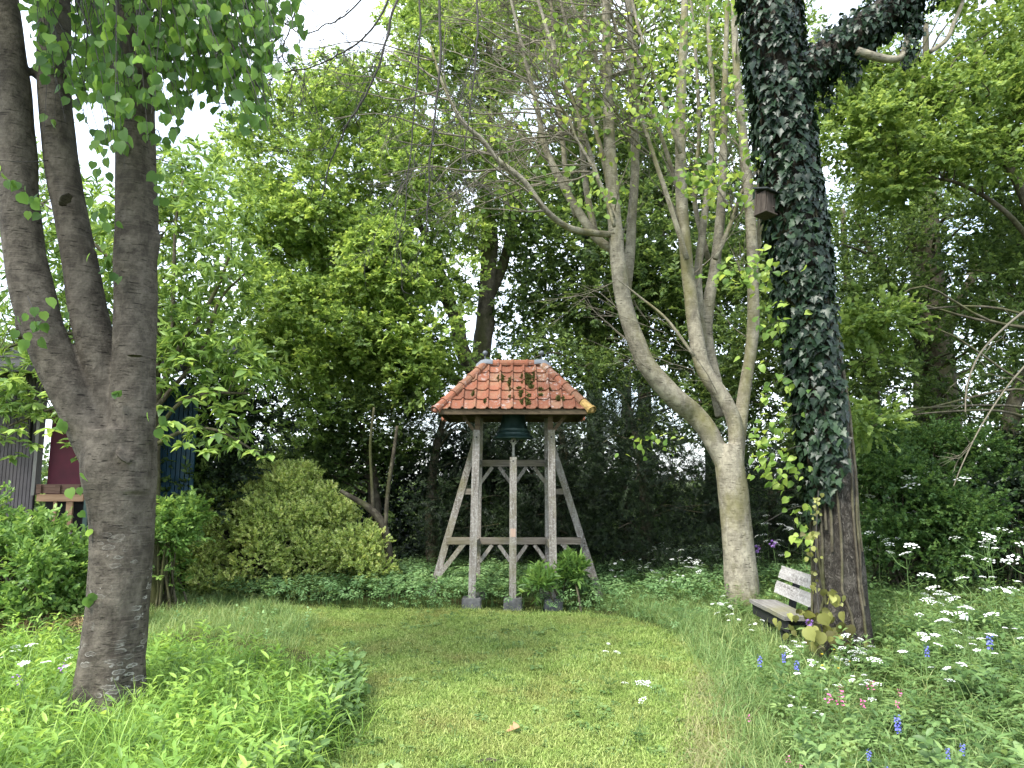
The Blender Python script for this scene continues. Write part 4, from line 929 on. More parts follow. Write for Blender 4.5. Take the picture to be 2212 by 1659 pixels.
# ---- the ivy clad tree by the bench, its ivy, and the nest box
IVY_Y = 6.95
def ivy_tree():
    Y = IVY_Y; b = at(1820, 1405, Y); g = float(gh(b[0], b[1])); rng = np.random.default_rng(11)
    t = thing('ivy_clad_tree', 'stout furrowed tree trunk wrapped in dark ivy at the right', 'tree', (b[0], b[1], g))
    tp, trr = pxpath([(1822, 1460, 74), (1820, 1400, 62), (1817, 1330, 55), (1812, 1230, 51), (1803, 1100, 46), (1797, 1000, 44), (1784, 880, 43), (1762, 740, 44), (1742, 600, 44), (1722, 450, 46), (1702, 300, 47), (1684, 150, 48), (1668, 0, 49), (1652, -160, 46), (1650, -400, 40)], Y)
    ps = [(tp, trr), pxpath([(1712, 190, 36), (1770, 130, 34), (1830, 85, 32), (1890, 40, 30), (1950, 0, 27), (2040, -60, 22), (2150, -140, 16)], [Y, Y - .1, Y - .2, Y - .3, Y - .35, Y - .4, Y - .4])]
    bb = np.array([b[0], b[1], g])
    for a in np.linspace(0.3, 6.5, 8)[:-1]:
        d = np.array([math.cos(a), math.sin(a), 0]); ps.append((catmull([bb + d * .11 + [0, 0, .5], bb + d * .17 + [0, 0, .18], bb + d * .26 + [0, 0, -.06]], 4), np.linspace(.11, .06, 9)))
    V, F = joined(ps, 26, 0.03); o = part('trunk', V, F, M['ivy_bark'], t); fuse(o, 0.017, 3)
    for q in ([(1850, 110, 9), (1890, 122, 9), (1925, 128, 8), (1950, 118, 7), (1965, 60, 6)], [(2010, 112, 5), (2045, 85, 5), (2062, 45, 4.5), (2080, 0, 4), (2075, -50, 4)]):
        P, r = pxpath(q, Y - .35); V, F = tube(P, r, 8); part('branch', V, fix_quads(F), M['pale_bark'], t, smooth=True)
    # ivy
    iv = thing('climbing_ivy', 'dark glossy ivy climbing the trunk and the right hand limb of the furrowed tree', 'ivy', (b[0], b[1], g + .3))
    A = []                                                       # (pos, outward, size)
    s = np.concatenate([[0], np.cumsum(np.linalg.norm(np.diff(tp, axis=0), axis=1))])
    def left_edge(py): return np.interp(py, [-400, 0, 200, 450, 700, 850, 1000, 1100, 1230, 1330], [0.10, 0.10, 0.10, 0.12, 0.12, 0.11, 0.09, 0.06, 0.03, 0.02])
    N = 11500
    for _ in range(N):
        i = rng.integers(0, len(tp) - 1); p = tp[i] + (tp[i + 1] - tp[i]) * rng.random(); px, py, _d = project(p)
        if py > 1120: continue
        a = rng.uniform(0, 6.28); d = np.array([math.cos(a), math.sin(a), 0])      # -y faces the camera
        right = d[0]                                             # bare bark shows on the right lower down
        lim = np.interp(py, [300, 560, 720, 900, 1000, 1120], [2, 1.2, 0.55, 0.35, -0.05, -0.75])
        if d[1] < 0.3 and right > lim + rng.normal(0, .12): continue
        if py > 900 and rng.random() < (py - 900) / 330: continue
        r = trr[i] + left_edge(py) * (0.25 + 0.75 * rng.random() ** 0.6) * (1.1 if right < 0.1 else .45)
        A.append((p + d * r, d, rng.uniform(0.055, 0.105) * (1.0 if right < .2 else .85)))
    lp, lr = ps[1]
    for _ in range(2600):
        i = rng.integers(0, len(lp) - 1); p = lp[i] + (lp[i + 1] - lp[i]) * rng.random(); d = rng.normal(0, 1, 3); d /= np.linalg.norm(d)
        A.append((p + d * (lr[i] + .10 * rng.random()) + np.array([0, 0, -0.12 * rng.random() ** 3]), d, rng.uniform(.04, .08)))
    for c0, n in ((at(1975, 55, Y - .35), 190), (at(1965, 110, Y - .35), 90), (at(1840, 150, Y - .2), 90), (at(1790, 215, Y), 60), (at(1940, 10, Y - .3), 120)):
        for _ in range(n): d = rng.normal(0, 1, 3); d /= np.linalg.norm(d); A.append((c0 + d * np.array([.10, .10, .17]) * rng.random() ** .4, d, rng.uniform(.035, .07)))
    P = np.array([a[0] for a in A]); D = np.array([a[1] for a in A]); S = np.array([a[2] for a in A]); n = len(P)
    ax = np.array([0, 0, -1.0]) + D * 0.45 + rng.normal(0, .33, (n, 3)); z = D + np.array([0, 0, .55]) + rng.normal(0, .33, (n, 3))
    leaf_objects(iv, 'ivy', P, rotx(ax, z), S, M['ivy_leaf'], 300, rng=rng)
    vs = []
    for _ in range(14):
        a = rng.uniform(2.2, 5.4); i0 = int(len(tp) * rng.uniform(.05, .35)); Q = []
        for i in range(i0, len(tp) - 4, 3):
            a += rng.normal(0, .10); Q.append(tp[i] + np.array([math.cos(a), math.sin(a), 0]) * (trr[i] + .012))
        vs.append((np.array(Q), np.linspace(.014, .006, len(Q))))
    twigs('vine_stems', vs, M['dark_bark'], iv, 5)
    # young yellow green shoots on the sunny side of the trunk, and the dying creeper at its foot
    sh = thing('young_lime_shoots', 'yellow green leafy shoots sprouting left of the ivy covered trunk above the bench', 'shoots', at(1700, 1000, Y) )
    LP = []
    for px, py, n in ((1590, 580, 10), (1620, 595, 12), (1660, 570, 10), (1685, 610, 12), (1690, 660, 14), (1700, 700, 10), (1660, 700, 12), (1640, 560, 6), (1715, 740, 8), (1640, 780, 5), (1650, 845, 6), (1680, 830, 8), (1700, 870, 10), (1665, 910, 8), (1690, 930, 12), (1650, 950, 8), (1625, 945, 6), (1655, 975, 10), (1690, 985, 12), (1640, 1010, 8), (1670, 1025, 12), (1700, 1040, 12), (1720, 1090, 9), (1735, 1150, 9), (1720, 1005, 10), (1745, 1190, 6), (1640, 340, 5), (1625, 300, 5), (1570, 200, 6), (1590, 170, 6), (1615, 430, 6)):
        c = at(px, py, Y - .05)
        LP.append(c + rng.normal(0, 1, (n, 3)) * np.array([.075, .10, .06]))
    LP = np.vstack(LP); n = len(LP); ax = rng.normal(0, .5, (n, 3)) + np.array([-.5, 0, -.4]); z = rng.normal(0, .4, (n, 3)) + np.array([0, -.4, .8])
    leaf_objects(sh, 'lime', LP, rotx(ax, z), rng.uniform(.05, .085, n), M['ivy_young'], 300, rng=rng)
    tw = [(catmull([at(1775, 560, Y), at(1690, 575, Y - .05), at(1570, 585, Y - .1)], 5), np.linspace(.006, .002, 11))]
    for py in (700, 830, 920, 990, 1050, 1120): tw.append((catmull([at(1785, py - 20, Y), at(1720, py - 25, Y - .05), at(1650, py + 10, Y - .05)], 5), np.linspace(.005, .0015, 11)))
    twigs('twigs', tw, M['twig_dark'], sh)
    cr = thing('wilting_creeper', 'large wilting olive brown creeper leaves heaped at the foot of the ivy clad trunk', 'creeper', at(1770, 1390, Y - .35))
    wm = leaf_mat('wilting_leaf', (0.08, 0.075, 0.02), (0.16, 0.17, 0.035), (0.27, 0.28, 0.06), .3, .5, gain=1.3)
    LP, S = [], []
    for px, py, k, sp, sz in ((1715, 1330, 6, 22, .10), (1740, 1360, 8, 24, .13), (1790, 1340, 12, 26, .14), (1785, 1300, 8, 20, .12), (1760, 1410, 8, 30, .11), (1830, 1390, 5, 22, .09), (1700, 1345, 5, 16, .08), (1800, 1400, 8, 25, .11), (1820, 1290, 4, 10, .07), (1765, 1270, 4, 8, .07), (1757, 1200, 9, 9, .05), (1752, 1150, 9, 9, .055), (1760, 1110, 8, 9, .05), (1755, 1240, 8, 8, .045), (1765, 1080, 7, 8, .05)):
        for _ in range(k): LP.append(at(px + rng.normal(0, sp), py + rng.normal(0, sp * .8), Y - .34 + rng.normal(0, .06))); S.append(sz * rng.uniform(.45, .95))
    LP = np.array(LP); n = len(LP); ax = rng.normal(0, .5, (n, 3)) + np.array([0, -.2, -.9]); z = rng.normal(0, .4, (n, 3)) + np.array([-.3, -.8, .4])
    leaf_objects(cr, 'lime', LP, rotx(ax, z), np.array(S), wm, 300, rng=rng)
    st = [(catmull([at(1790, 1420, Y - .33), at(1770, 1330, Y - .36), at(1762, 1200, Y - .27), at(1768, 1060, Y - .22)], 6), np.full(19, .006))]
    twigs('stems', st, M['twig_dark'], cr)
    # nest box
    c = at(1652, 440, Y - .16); nb = thing('nest_box', 'small brown wooden nest box with a dark sloping lid half hidden in the ivy', 'nest box', c)
    wb = wood_mat('nest_box_wood', (.025, .019, .015), (.05, .04, .032), (.08, .066, .053), 2); dk = plain('nest_box_felt', (.03, .035, .035), .8, .3, 30)
    Rz = np.array(Euler((0, .13, .45)).to_matrix())
    for nm, cc, ss, m in (('front_board', (0.012, -.062, 0), (.10, .012, .205), wb), ('side_board', (-.048, 0, 0), (.014, .124, .215), wb), ('side_board', (.072, 0, 0), (.014, .124, .215), wb), ('back_board', (0.012, .068, .01), (.15, .014, .28), wb), ('base_board', (.012, -.008, -.118), (.155, .165, .016), wb)):
        V, F = box(cc, ss); o = put(nm, bevel_mesh(nm, V @ Rz.T, F, m, .003), nb)
    V, F = box((0, 0, 0), (.20, .21, .016)); Rl = Rz @ np.array(Euler((.35, 0, 0)).to_matrix()); put('lid', bevel_mesh('lid', V @ Rl.T + Rz @ np.array([.01, -.015, .135]), F, dk, .003), nb)
    V, F = tube([(0.045, -.068, -.05), (0.045, -.085, -.05)], [.007, .006], 8); put('peg', mesh_np('peg', np.asarray(V) @ Rz.T, fix_quads(F), wb), nb)
ivy_tree()

# ---- big oak behind the tower and to its left
def bg_tree(name, label, cat, trunk_px, Y, polys, T, mat, per, rad, limbs=(), bark='dark_bark', crown_name='crown', seed=1, cl=None, csize=(0.8, 1.25), group=None, rmax=0.05, nconn=0.5, extra=None, conn_from=None, **k):
    rng = np.random.default_rng(seed); tp, tr = pxpath(trunk_px, Y)
    base = tp[0].copy(); base[2] = float(gh(base[0], base[1]))
    t = thing(name, label, cat, base, group)
    tp = np.vstack([[base - [0, 0, .1]], tp]) if tp[0][2] > base[2] + .05 else tp
    if len(tr) < len(tp): tr = np.concatenate([[tr[0] * 1.25], tr])
    ps = [(tp, tr)] + [pxpath(l, Y + dy) for l, dy in limbs]
    V, F = joined(ps, 12, 0.05); part('trunk', V, F, M[bark], t, smooth=True)
    Cn = np.vstack([poly_px(p, n, y0, y1, rng) for p, n, y0, y1 in polys])
    if extra is not None: Cn = np.vstack([Cn, extra])
    allP = np.vstack([p for p, r in ps]); allR = np.concatenate([r for p, r in ps])
    lst = []; connect(Cn[rng.random(len(Cn)) < nconn], allP[len(allP) // 8:], allR[len(allP) // 8:], lst, rng, rmax=rmax)
    if lst: twigs('branches', lst, M[bark], t, 5)
    crown(t, crown_name, Cn, rad, per, T, mat, csize, rng, **k)
    return t
oak_polys = [([(470, 345), (530, 290), (600, 210), (640, 140), (710, 115), (780, 125), (850, 190), (900, 330), (930, 480), (1020, 620), (960, 680), (880, 650), (800, 690), (700, 640), (600, 650), (540, 560), (520, 450)], 105, 12.6, 15.5),
             ([(540, 600), (650, 620), (760, 660), (720, 760), (690, 880), (640, 930), (600, 860), (640, 790), (560, 750)], 30, 12.0, 13.2),
             ([(780, 690), (900, 700), (1010, 740), (1000, 800), (900, 850), (840, 870), (800, 800)], 20, 12.3, 13.6),
             ([(850, 90), (900, -80), (1250, -150), (1300, 60), (1180, 130), (1050, 260), (1000, 330), (900, 330)], 75, 13.5, 16.5),
             ([(880, 330), (1100, 300), (1140, 420), (1050, 560), (960, 520)], 26, 14, 16),
             ([(700, 520), (800, 500), (900, 560), (880, 640), (760, 640)], 16, 12.2, 12.9), ([(700, 740), (900, 740), (920, 860), (720, 860)], 18, 13.2, 15)]
oak = bg_tree('oak_tree', 'broad bright green oak tree filling the middle left behind the bell tower', 'tree',
    [(1035, 1180, 30), (1037, 950, 25), (1038, 790, 22), (1048, 700, 20), (1052, 620, 18), (1058, 520, 18), (1050, 400, 13), (1060, 200, 9), (1050, -50, 5)], 15.2, oak_polys, T_oak, M['oak_leaf'], 84, 0.52,
    limbs=[([(1036, 820, 18), (1000, 760, 17), (985, 690, 15), (960, 640, 13), (900, 600, 10), (830, 560, 7), (760, 500, 4)], -.3), ([(990, 740, 12), (972, 640, 10), (940, 560, 8), (900, 470, 6), (860, 380, 4), (780, 250, 3)], -.3), ([(1050, 650, 14), (1090, 560, 11), (1110, 450, 8), (1120, 330, 5)], 0.2), ([(1036, 860, 12), (950, 800, 9), (860, 770, 7), (740, 760, 5), (660, 800, 3)], -.8)], seed=3, rmax=.04)

# ---- sweet chestnut with long leaves beside the cabin
def chestnut():
    Y = 9.4; rng = np.random.default_rng(14); b = at(336, 1300, Y); b[2] = gh(b[0], b[1])
    t = thing('chestnut_tree', 'chestnut tree with long pale green leaves spreading over the cabin behind the three stemmed tree', 'tree', b)
    tp, tr = pxpath([(334, 1320, 11), (335, 1150, 10), (337, 960, 9), (338, 850, 8.5), (338, 720, 8), (330, 560, 7), (320, 430, 5), (315, 300, 3)], Y)
    L = [(tp, tr)] + [pxpath(q, Y - .1) for q in ([(337, 870, 7), (365, 800, 6), (400, 730, 5.5), (430, 690, 5), (470, 620, 4), (500, 540, 3)], [(338, 880, 6), (380, 830, 5), (430, 770, 4.5), (455, 700, 4), (480, 640, 3), (530, 590, 2)], [(337, 930, 5), (390, 870, 4), (450, 850, 3.5), (540, 850, 2)], [(337, 960, 5), (400, 930, 4), (470, 930, 3), (560, 980, 2)], [(336, 800, 6), (250, 740, 5), (150, 720, 4), (50, 740, 3), (-60, 780, 2)], [(336, 900, 5), (240, 880, 4), (130, 880, 3), (20, 920, 2)], [(335, 640, 5), (240, 560, 4), (150, 480, 3), (60, 420, 2)], [(360, 790, 5), (372, 700, 5), (375, 600, 4), (380, 480, 3), (395, 390, 2)])]
    V, F = joined(L, 9, 0.04); part('trunk', V, F, M['dark_bark'], t, smooth=True)
    # near sprays: each leaf of its own
    LP, AX, S = [], [], []
    near = [(575, 985), (545, 975), (505, 960), (470, 940), (440, 975), (420, 925), (395, 960), (370, 915), (480, 880), (520, 870), (455, 850), (410, 860), (375, 840), (540, 800), (560, 770), (500, 790), (440, 800), (400, 780), (360, 790), (470, 740), (430, 730), (385, 735), (520, 730), (490, 900), (350, 880), (345, 940), (30, 985), (70, 960), (110, 930), (150, 960), (40, 930), (90, 900), (140, 890), (10, 880), (60, 850), (110, 850), (160, 840), (20, 820), (175, 985), (190, 940), (5, 950)]
    for px, py in near:
        c = at(px, py, Y - rng.uniform(.2, .9)); n = int(rng.integers(8, 11)); a0 = rng.uniform(0, 6.28); tip = rng.normal(0, 1, 3); tip[2] *= .3
        for k in range(n):
            a = a0 + k / n * 6.28 + rng.normal(0, .2); LP.append(c + rng.normal(0, .02, 3)); AX.append((math.cos(a), math.sin(a), rng.uniform(-.55, .25))); S.append(rng.uniform(.11, .19))
    LP, AX, S = np.array(LP), np.array(AX), np.array(S); z = np.array([0, -.25, 1.0]) + rng.normal(0, .25, (len(LP), 3))
    leaf_objects(t, 'lance2' if False else 'oval', LP, rotx(AX, z), S, M['chest_leaf'], 300, rng=rng)
    polys = [([(330, 350), (400, 350), (470, 400), (510, 470), (520, 640), (470, 700), (440, 760), (340, 760)], 48, 8.7, 11.0), ([(-120, 340), (100, 330), (200, 370), (330, 340), (340, 520), (330, 800), (200, 830), (-120, 820)], 78, 8.6, 11.2), ([(340, 760), (470, 720), (540, 760), (560, 900), (480, 960), (340, 940)], 12, 9.3, 10), ([(-150, 780), (180, 780), (170, 880), (60, 910), (-150, 990)], 12, 9.0, 9.6)]
    Cn = np.vstack([poly_px(p, n, a, c, rng) for p, n, a, c in polys]); lst = []
    allP = np.vstack([p for p, r in L]); allR = np.concatenate([r for p, r in L]); connect(Cn[rng.random(len(Cn)) < .6], allP[10:], allR[10:], lst, rng, rmax=.02)
    twigs('branches', lst, M['dark_bark'], t, 5)
    crown(t, 'crown', Cn, 0.38, 26, T_chest, M['chest_leaf'], (0.6, 1.0), rng, up=.1)
chestnut()

# ---- woodland behind the tower and to the right
BG = 'woodland trees with sky showing between them behind the tower'
bg_tree('woodland_tree', 'twin trunked dark tree standing behind the right end of the tower roof', 'tree', [(1285, 1180, 20), (1285, 900, 18), (1283, 780, 17), (1278, 640, 14), (1270, 480, 11), (1265, 300, 7), (1260, 60, 4)], 17.0,
    [([(1080, 480), (1250, 400), (1420, 430), (1480, 560), (1450, 700), (1380, 800), (1200, 770), (1090, 700), (1080, 560)], 75, 14.6, 18)], T_far, M['wood_leaf'], 48, 0.66,
    limbs=[([(1287, 800, 13), (1312, 700, 11), (1322, 620, 9), (1335, 480, 6)], 0), ([(1284, 760, 8), (1240, 690, 6), (1180, 640, 4)], 0), ([(1300, 760, 7), (1360, 690, 5), (1420, 640, 3)], 0)], seed=31, flat=1.4)
bg_tree('woodland_tree', 'leafy dark tree seen between the pale stems and the ivy clad trunk', 'tree', [(1545, 1200, 20), (1540, 960, 18), (1530, 820, 16), (1500, 720, 12), (1470, 640, 10), (1440, 560, 7), (1420, 440, 4)], 16.5,
    [([(1400, 600), (1560, 480), (1700, 520), (1720, 760), (1660, 860), (1520, 880), (1380, 800)], 62, 14, 18), ([(1340, 300), (1560, 150), (1700, 250), (1700, 500), (1500, 560), (1380, 480)], 46, 15, 18)], T_far, M['wood_leaf'], 48, 0.64,
    limbs=[([(1532, 830, 10), (1600, 740, 8), (1660, 660, 5)], .2)], seed=32, flat=1.4)
bg_tree('sycamore_tree', 'tall light green tree high up behind the bare twigs of the pale tree', 'tree', [(1395, 1150, 17), (1390, 800, 15), (1380, 500, 12), (1375, 250, 9), (1370, -100, 5)], 19.0,
    [([(1150, -150), (1720, -200), (1720, 120), (1500, 200), (1350, 300), (1200, 240), (1120, 100)], 80, 16, 20), ([(1180, 260), (1400, 260), (1480, 420), (1260, 480), (1120, 420)], 44, 16, 20)], T_far, M['young_leaf'], 44, 0.74, seed=33, flat=1.2)
bg_tree('beech_tree', 'bright leafed tree hanging layered yellow green sprays at the upper right', 'tree', [(2380, 1250, 30), (2360, 1000, 26), (2310, 700, 18), (2235, 480, 12), (2160, 330, 8), (2060, 230, 6), (1960, 160, 4)], 9.8,
    [([(1790, 240), (1900, 160), (2050, 130), (2300, 120), (2300, 330), (2150, 360), (2000, 400), (1880, 460), (1800, 420)], 95, 8.8, 10.8), ([(1760, 60), (1900, 140), (1960, 180), (1800, 330)], 16, 9, 10.5), ([(2000, -60), (2400, -60), (2400, 150), (2100, 140), (2030, 60)], 30, 9, 11), ([(1830, 640), (1960, 690), (1900, 790), (1810, 760)], 7, 8.6, 9.4), ([(1820, 880), (1900, 900), (1880, 960), (1820, 940)], 3, 8.4, 9.0)],
    T_young, M['young_leaf'], 40, 0.34, limbs=[([(2310, 720, 9), (2210, 500, 6), (2080, 400, 4), (1950, 380, 2)], -.3), ([(2235, 480, 8), (2250, 350, 6), (2300, 250, 4)], .1)], seed=34, rmax=.025, squash=.4, flat=1.8)
for i, (lab, tr, Y, polys, per, sd) in enumerate((
    ('thick upright woodland trunk right of the ivy clad tree, crown full of sky gaps', [(2045, 1200, 40), (2040, 1000, 36), (2030, 850, 33), (2020, 700, 28), (2010, 560, 22), (2005, 420, 16), (2000, 250, 10), (2000, 50, 5)], 14.0, [([(1820, 380), (2050, 330), (2240, 420), (2250, 800), (2150, 960), (1960, 980), (1840, 900), (1800, 640)], 110, 11.5, 15.5)], 38, 35),
    ('darker tree with a leaning trunk at the far right edge', [(2160, 1180, 24), (2175, 1080, 22), (2195, 1010, 20), (2180, 950, 18), (2200, 850, 15), (2290, 700, 12), (2360, 500, 9)], 10.4, [([(2080, 560), (2330, 420), (2400, 980), (2200, 1010), (2110, 900)], 44, 9.8, 11.8), ([(2120, 300), (2400, 250), (2400, 520), (2150, 560)], 34, 10.5, 12.5)], 46, 36),
    ('slender woodland tree just right of the ivy clad trunk', [(1895, 1180, 17), (1890, 950, 15), (1880, 800, 13), (1860, 690, 11), (1830, 600, 8), (1820, 450, 5)], 15.5, [([(1780, 480), (1960, 420), (2000, 700), (1930, 980), (1800, 1000), (1790, 760)], 44, 13, 17)], 36, 37),
    ('distant woodland tree filling the gap between the ivy trunk and the right hand trunk', [(1990, 1160, 14), (1985, 800, 12), (1975, 500, 9), (1970, 200, 5)], 21.0, [([(1760, 60), (2350, -150), (2400, 420), (2350, 980), (1800, 1000), (1780, 500)], 110, 18, 23)], 38, 38))):
    bg_tree('woodland_tree', lab, 'tree', tr, Y, polys, T_far if Y > 18 else T_wood, M['wood_leaf'], per, 0.66 if Y > 18 else .55, seed=sd, flat=1.5, squash=.5,
            limbs=[([(1895, 700, 10), (1860, 660, 9), (1830, 620, 7)], 0)] if sd == 37 else ([([(2030, 860, 14), (1970, 700, 11), (1900, 580, 7), (1850, 480, 4)], 0), ([(2028, 760, 12), (2100, 600, 9), (2180, 480, 6)], 0), ([(2020, 640, 10), (1960, 500, 7), (1930, 380, 4)], 0)] if sd == 35 else ()))
# bare pale branches crossing at the right edge
tb = thing('bare_branch', 'thin pale bare branch curving down from the right edge of the picture', 'branch', at(2200, 600, 8.0)); lst = []
rg = np.random.default_rng(8)
for q in ([(2260, 640, 4), (2190, 690, 4), (2120, 760, 3.5), (2090, 830, 3), (2085, 890, 2)], [(2260, 740, 3.5), (2180, 830, 3), (2120, 920, 2.5), (2080, 1000, 2), (2060, 1050, 1.5)]):
    P, r = pxpath(q, 8.0); r = r * .65; lst.append((P, r))
    for _ in range(5): i = int(rg.integers(4, len(P))); grow(P[i], np.array([-.5, rg.normal(0, .4), -.5 + rg.normal(0, .5)]), .4, .003, 1, lst, rng=rg, nch=2)
twigs('twigs', lst, M['twig_pale'], tb, 5)

for lab, tr, Y, polys, sd in (('dim woodland tree whose low branches close the gap right behind the tower roof', [(1350, 1180, 14), (1352, 950, 12), (1356, 800, 8)], 15.2, [([(1080, 740), (1500, 760), (1600, 860), (1580, 1010), (1260, 960), (1100, 960)], 80, 13.6, 16.5)], 71), ('dim woodland tree whose low branches close the gap behind bench and ivy clad trunk', [(1710, 1200, 13), (1712, 950, 11), (1716, 760, 8)], 13.6, [([(1540, 700), (1850, 640), (1900, 1060), (1600, 1080)], 80, 12, 15.5)], 72)):
    bg_tree('woodland_tree', lab, 'tree', tr, Y, polys, T_wood, M['wood_leaf'], 46, .52, seed=sd, flat=1.5, squash=.6)
# ---- dark evergreens: the yew hedge behind the tower, and the dark bushes left of it
def yew(label, polys, seed, trunk, Y, T=T_yew, mat='yew_leaf', rad=.42, per=80, name='yew_bush', cat='bush', **k):
    return bg_tree(name, label, cat, trunk, Y, polys, T, M[mat], per, rad, seed=seed, nconn=.4, rmax=.025, **k)
yew('dark yew filling the space behind the left half of the bell tower', [([(840, 905), (960, 860), (1110, 900), (1120, 1200), (930, 1215), (930, 1060), (880, 1000)], 58, 12.2, 14)], 41, [(935, 1240, 14), (930, 1100, 12), (940, 980, 9), (960, 900, 5)], 13.2)
yew('dark yew filling the space behind the right half of the bell tower', [([(1100, 905), (1290, 880), (1300, 1230), (1110, 1215)], 56, 12.0, 14)], 42, [(1200, 1240, 14), (1210, 1100, 12), (1220, 980, 8), (1200, 900, 5)], 13.2)
yew('dark yew with yellow green new tips between the tower and the pale tree', [([(1270, 850), (1340, 840), (1420, 900), (1500, 950), (1560, 1010), (1570, 1200), (1280, 1230)], 66, 11.2, 13.4)], 43, [(1400, 1250, 14), (1395, 1100, 12), (1380, 980, 8), (1360, 880, 5)], 12.6)
yew('dark yew behind the bench between the pale tree and the ivy clad trunk', [([(1590, 980), (1700, 1000), (1760, 1060), (1770, 1200), (1600, 1220), (1560, 1100)], 40, 10.8, 12.5)], 44, [(1670, 1250, 12), (1670, 1120, 10), (1665, 1020, 6)], 11.8)
yew('shady broad leaved bush left of the tower, above the golden bush', [([(560, 1000), (620, 930), (740, 880), (860, 850), (940, 900), (900, 980), (820, 1010), (700, 1040), (600, 1050)], 64, 12.6, 14)], 45, [(815, 1250, 16), (812, 1120, 14), (800, 1000, 10), (780, 920, 6)], 13.2, T=T_wood, mat='wood_leaf', rad=.46, per=40, name='shade_bush', flat=1.8, squash=.45)
yew('dark ivy covered bush between the cabin and the oak', [([(400, 800), (470, 770), (560, 800), (600, 900), (560, 1010), (440, 1090), (340, 1080), (390, 940)], 40, 10.8, 12.2)], 46, [(480, 1260, 14), (485, 1100, 12), (500, 950, 8), (510, 850, 5)], 11.6, T=T_wood, mat='yew_leaf', rad=.42, per=46, name='dark_bush')
# curved leaning stem seen right of the golden bush
P, r = pxpath([(842, 1250, 9), (838, 1180, 9), (825, 1130, 9), (800, 1100, 8), (770, 1080, 6), (735, 1060, 4)], 11.0); V, F = tube(P, r, 8)
ls = thing('leaning_trunk', 'curved leaning stem in the shade just right of the golden bush', 'trunk', P[0]); part('trunk', V, fix_quads(F), M['dark_bark'], ls, smooth=True)
P2, r2 = pxpath([(832, 1145, 5), (838, 1060, 4.5), (850, 980, 4), (858, 920, 3)], 11.0); V, F = tube(P2, r2, 6); part('limb', V, fix_quads(F), M['dark_bark'], ls, smooth=True)
P2, r2 = pxpath([(806, 1105, 4), (803, 1040, 3.5), (800, 960, 3), (808, 880, 2.5)], 11.0); V, F = tube(P2, r2, 6); part('limb', V, fix_quads(F), M['dark_bark'], ls, smooth=True)

# ---- shrubs in the clearing
def lump_bush(name, label, lobes, n, T, mat, rad, per, seed, cat='bush', csize=(.8, 1.25), **k):
    rng = np.random.default_rng(seed); base = np.array(lobes[0][0]).copy(); base[2] = gh(base[0], base[1]); t = thing(name, label, cat, base); Cn = []
    for c, r in lobes:
        m = int(n * (r[0] * r[2]) / sum(q[0] * q[2] for _, q in lobes)); d = rng.normal(0, 1, (m, 3)); d /= np.linalg.norm(d, axis=1)[:, None]; d[:, 2] = np.where(d[:, 2] < -.55, -d[:, 2], d[:, 2])
        Cn.append(np.array(c) + d * np.array(r) * rng.uniform(.80, 1.03, m)[:, None])
    Cn = np.vstack(Cn); lst = []
    for c in Cn[:: 3]:
        a = base + rng.normal(0, .12, 3) * np.array([1, 1, 0]); lst.append((catmull([a, a * .5 + c * .5 + [0, 0, .15], c], 4), np.linspace(.018, .004, 9)))
    twigs('stems', lst, M['dark_bark'], t, 5)
    crown(t, 'foliage', Cn, rad, per, T, M[mat], csize, rng, **k)
    return t
cx_ = at(590, 1150, 11.6)[0]
lump_bush('golden_bush', 'rounded yellow green bush with tiny leaves left of the bell tower', [((cx_ - .02, 11.6, .34), (1.50, 1.1, 1.36)), ((cx_ + .22, 11.6, .40), (.95, .9, 1.48)), ((at(775, 1190, 11.0)[0], 11.0, .34), (.42, .45, .56)), ((at(430, 1215, 11.1)[0], 11.1, .30), (.40, .5, .46))], 470, T_box, 'box_leaf', .18, 50, 51, up=.5, squash=.9, rnd=.35)
lump_bush('leafy_shrub', 'bright green leafy shrub in front of the cabin at the left edge', [((at(50, 1200, 7.9)[0], 7.9, .40), (.66, .5, .80)), ((at(-90, 1180, 8.2)[0], 8.2, .5), (.7, .5, 1.0)), ((at(160, 1190, 8.2)[0], 8.2, .3), (.34, .35, .75))], 150, T_shrub, 'shrub_leaf', .22, 20, 52, up=.35)
lump_bush('leafy_shrub', 'glossy green shrub between the three stemmed tree and the golden bush', [((at(372, 1120, 9.5)[0], 9.5, .95), (.34, .3, .38)), ((at(325, 1150, 9.6)[0], 9.6, .6), (.22, .3, .7))], 60, T_shrub, 'shrub_leaf', .20, 20, 53, up=.2)
lump_bush('leafy_shrub', 'dark leafy shrub under the chestnut branches beside the blue cabin wall', [(at(390, 1050, 10.9), (.5, .4, .36)), (at(320, 1190, 10.4), (.25, .3, .4))], 36, T_wood, 'wood_leaf', .26, 24, 54, up=.2)
lump_bush('hawthorn_bush', 'fresh green hawthorn bush right of the ivy clad trunk', [(at(1930, 1080, 9.8), (.62, .6, .66)), (at(2060, 1050, 10.2), (.62, .6, .78)), (at(1880, 1000, 10.4), (.5, .5, .6)), (at(2080, 1160, 9.4), (.45, .4, .5)), (at(1990, 1190, 9.4), (.7, .4, .45))], 150, T_haw, 'hawthorn_leaf', .30, 40, 55, up=.1, squash=.5, flat=1.6)
lump_bush('dark_thicket', 'dark tangled thicket under the leaning tree at the right edge', [(at(2190, 1150, 9.6), (.5, .5, .55)), (at(2290, 1080, 10.0), (.7, .6, .8))], 50, T_wood, 'yew_leaf', .34, 30, 56, up=.1)
lump_bush('leafy_plant', 'tall leafy green plant growing against the right front post of the bell tower', [(at(1226, 1250, 9.95), (.11, .10, .20)), (at(1172, 1268, 9.72), (.09, .09, .15))], 15, [sprig('lance', 10, .14, .11, up=.3) for _ in range(3)], 'shrub_leaf', .07, 11, 57, cat='plant', up=.7)
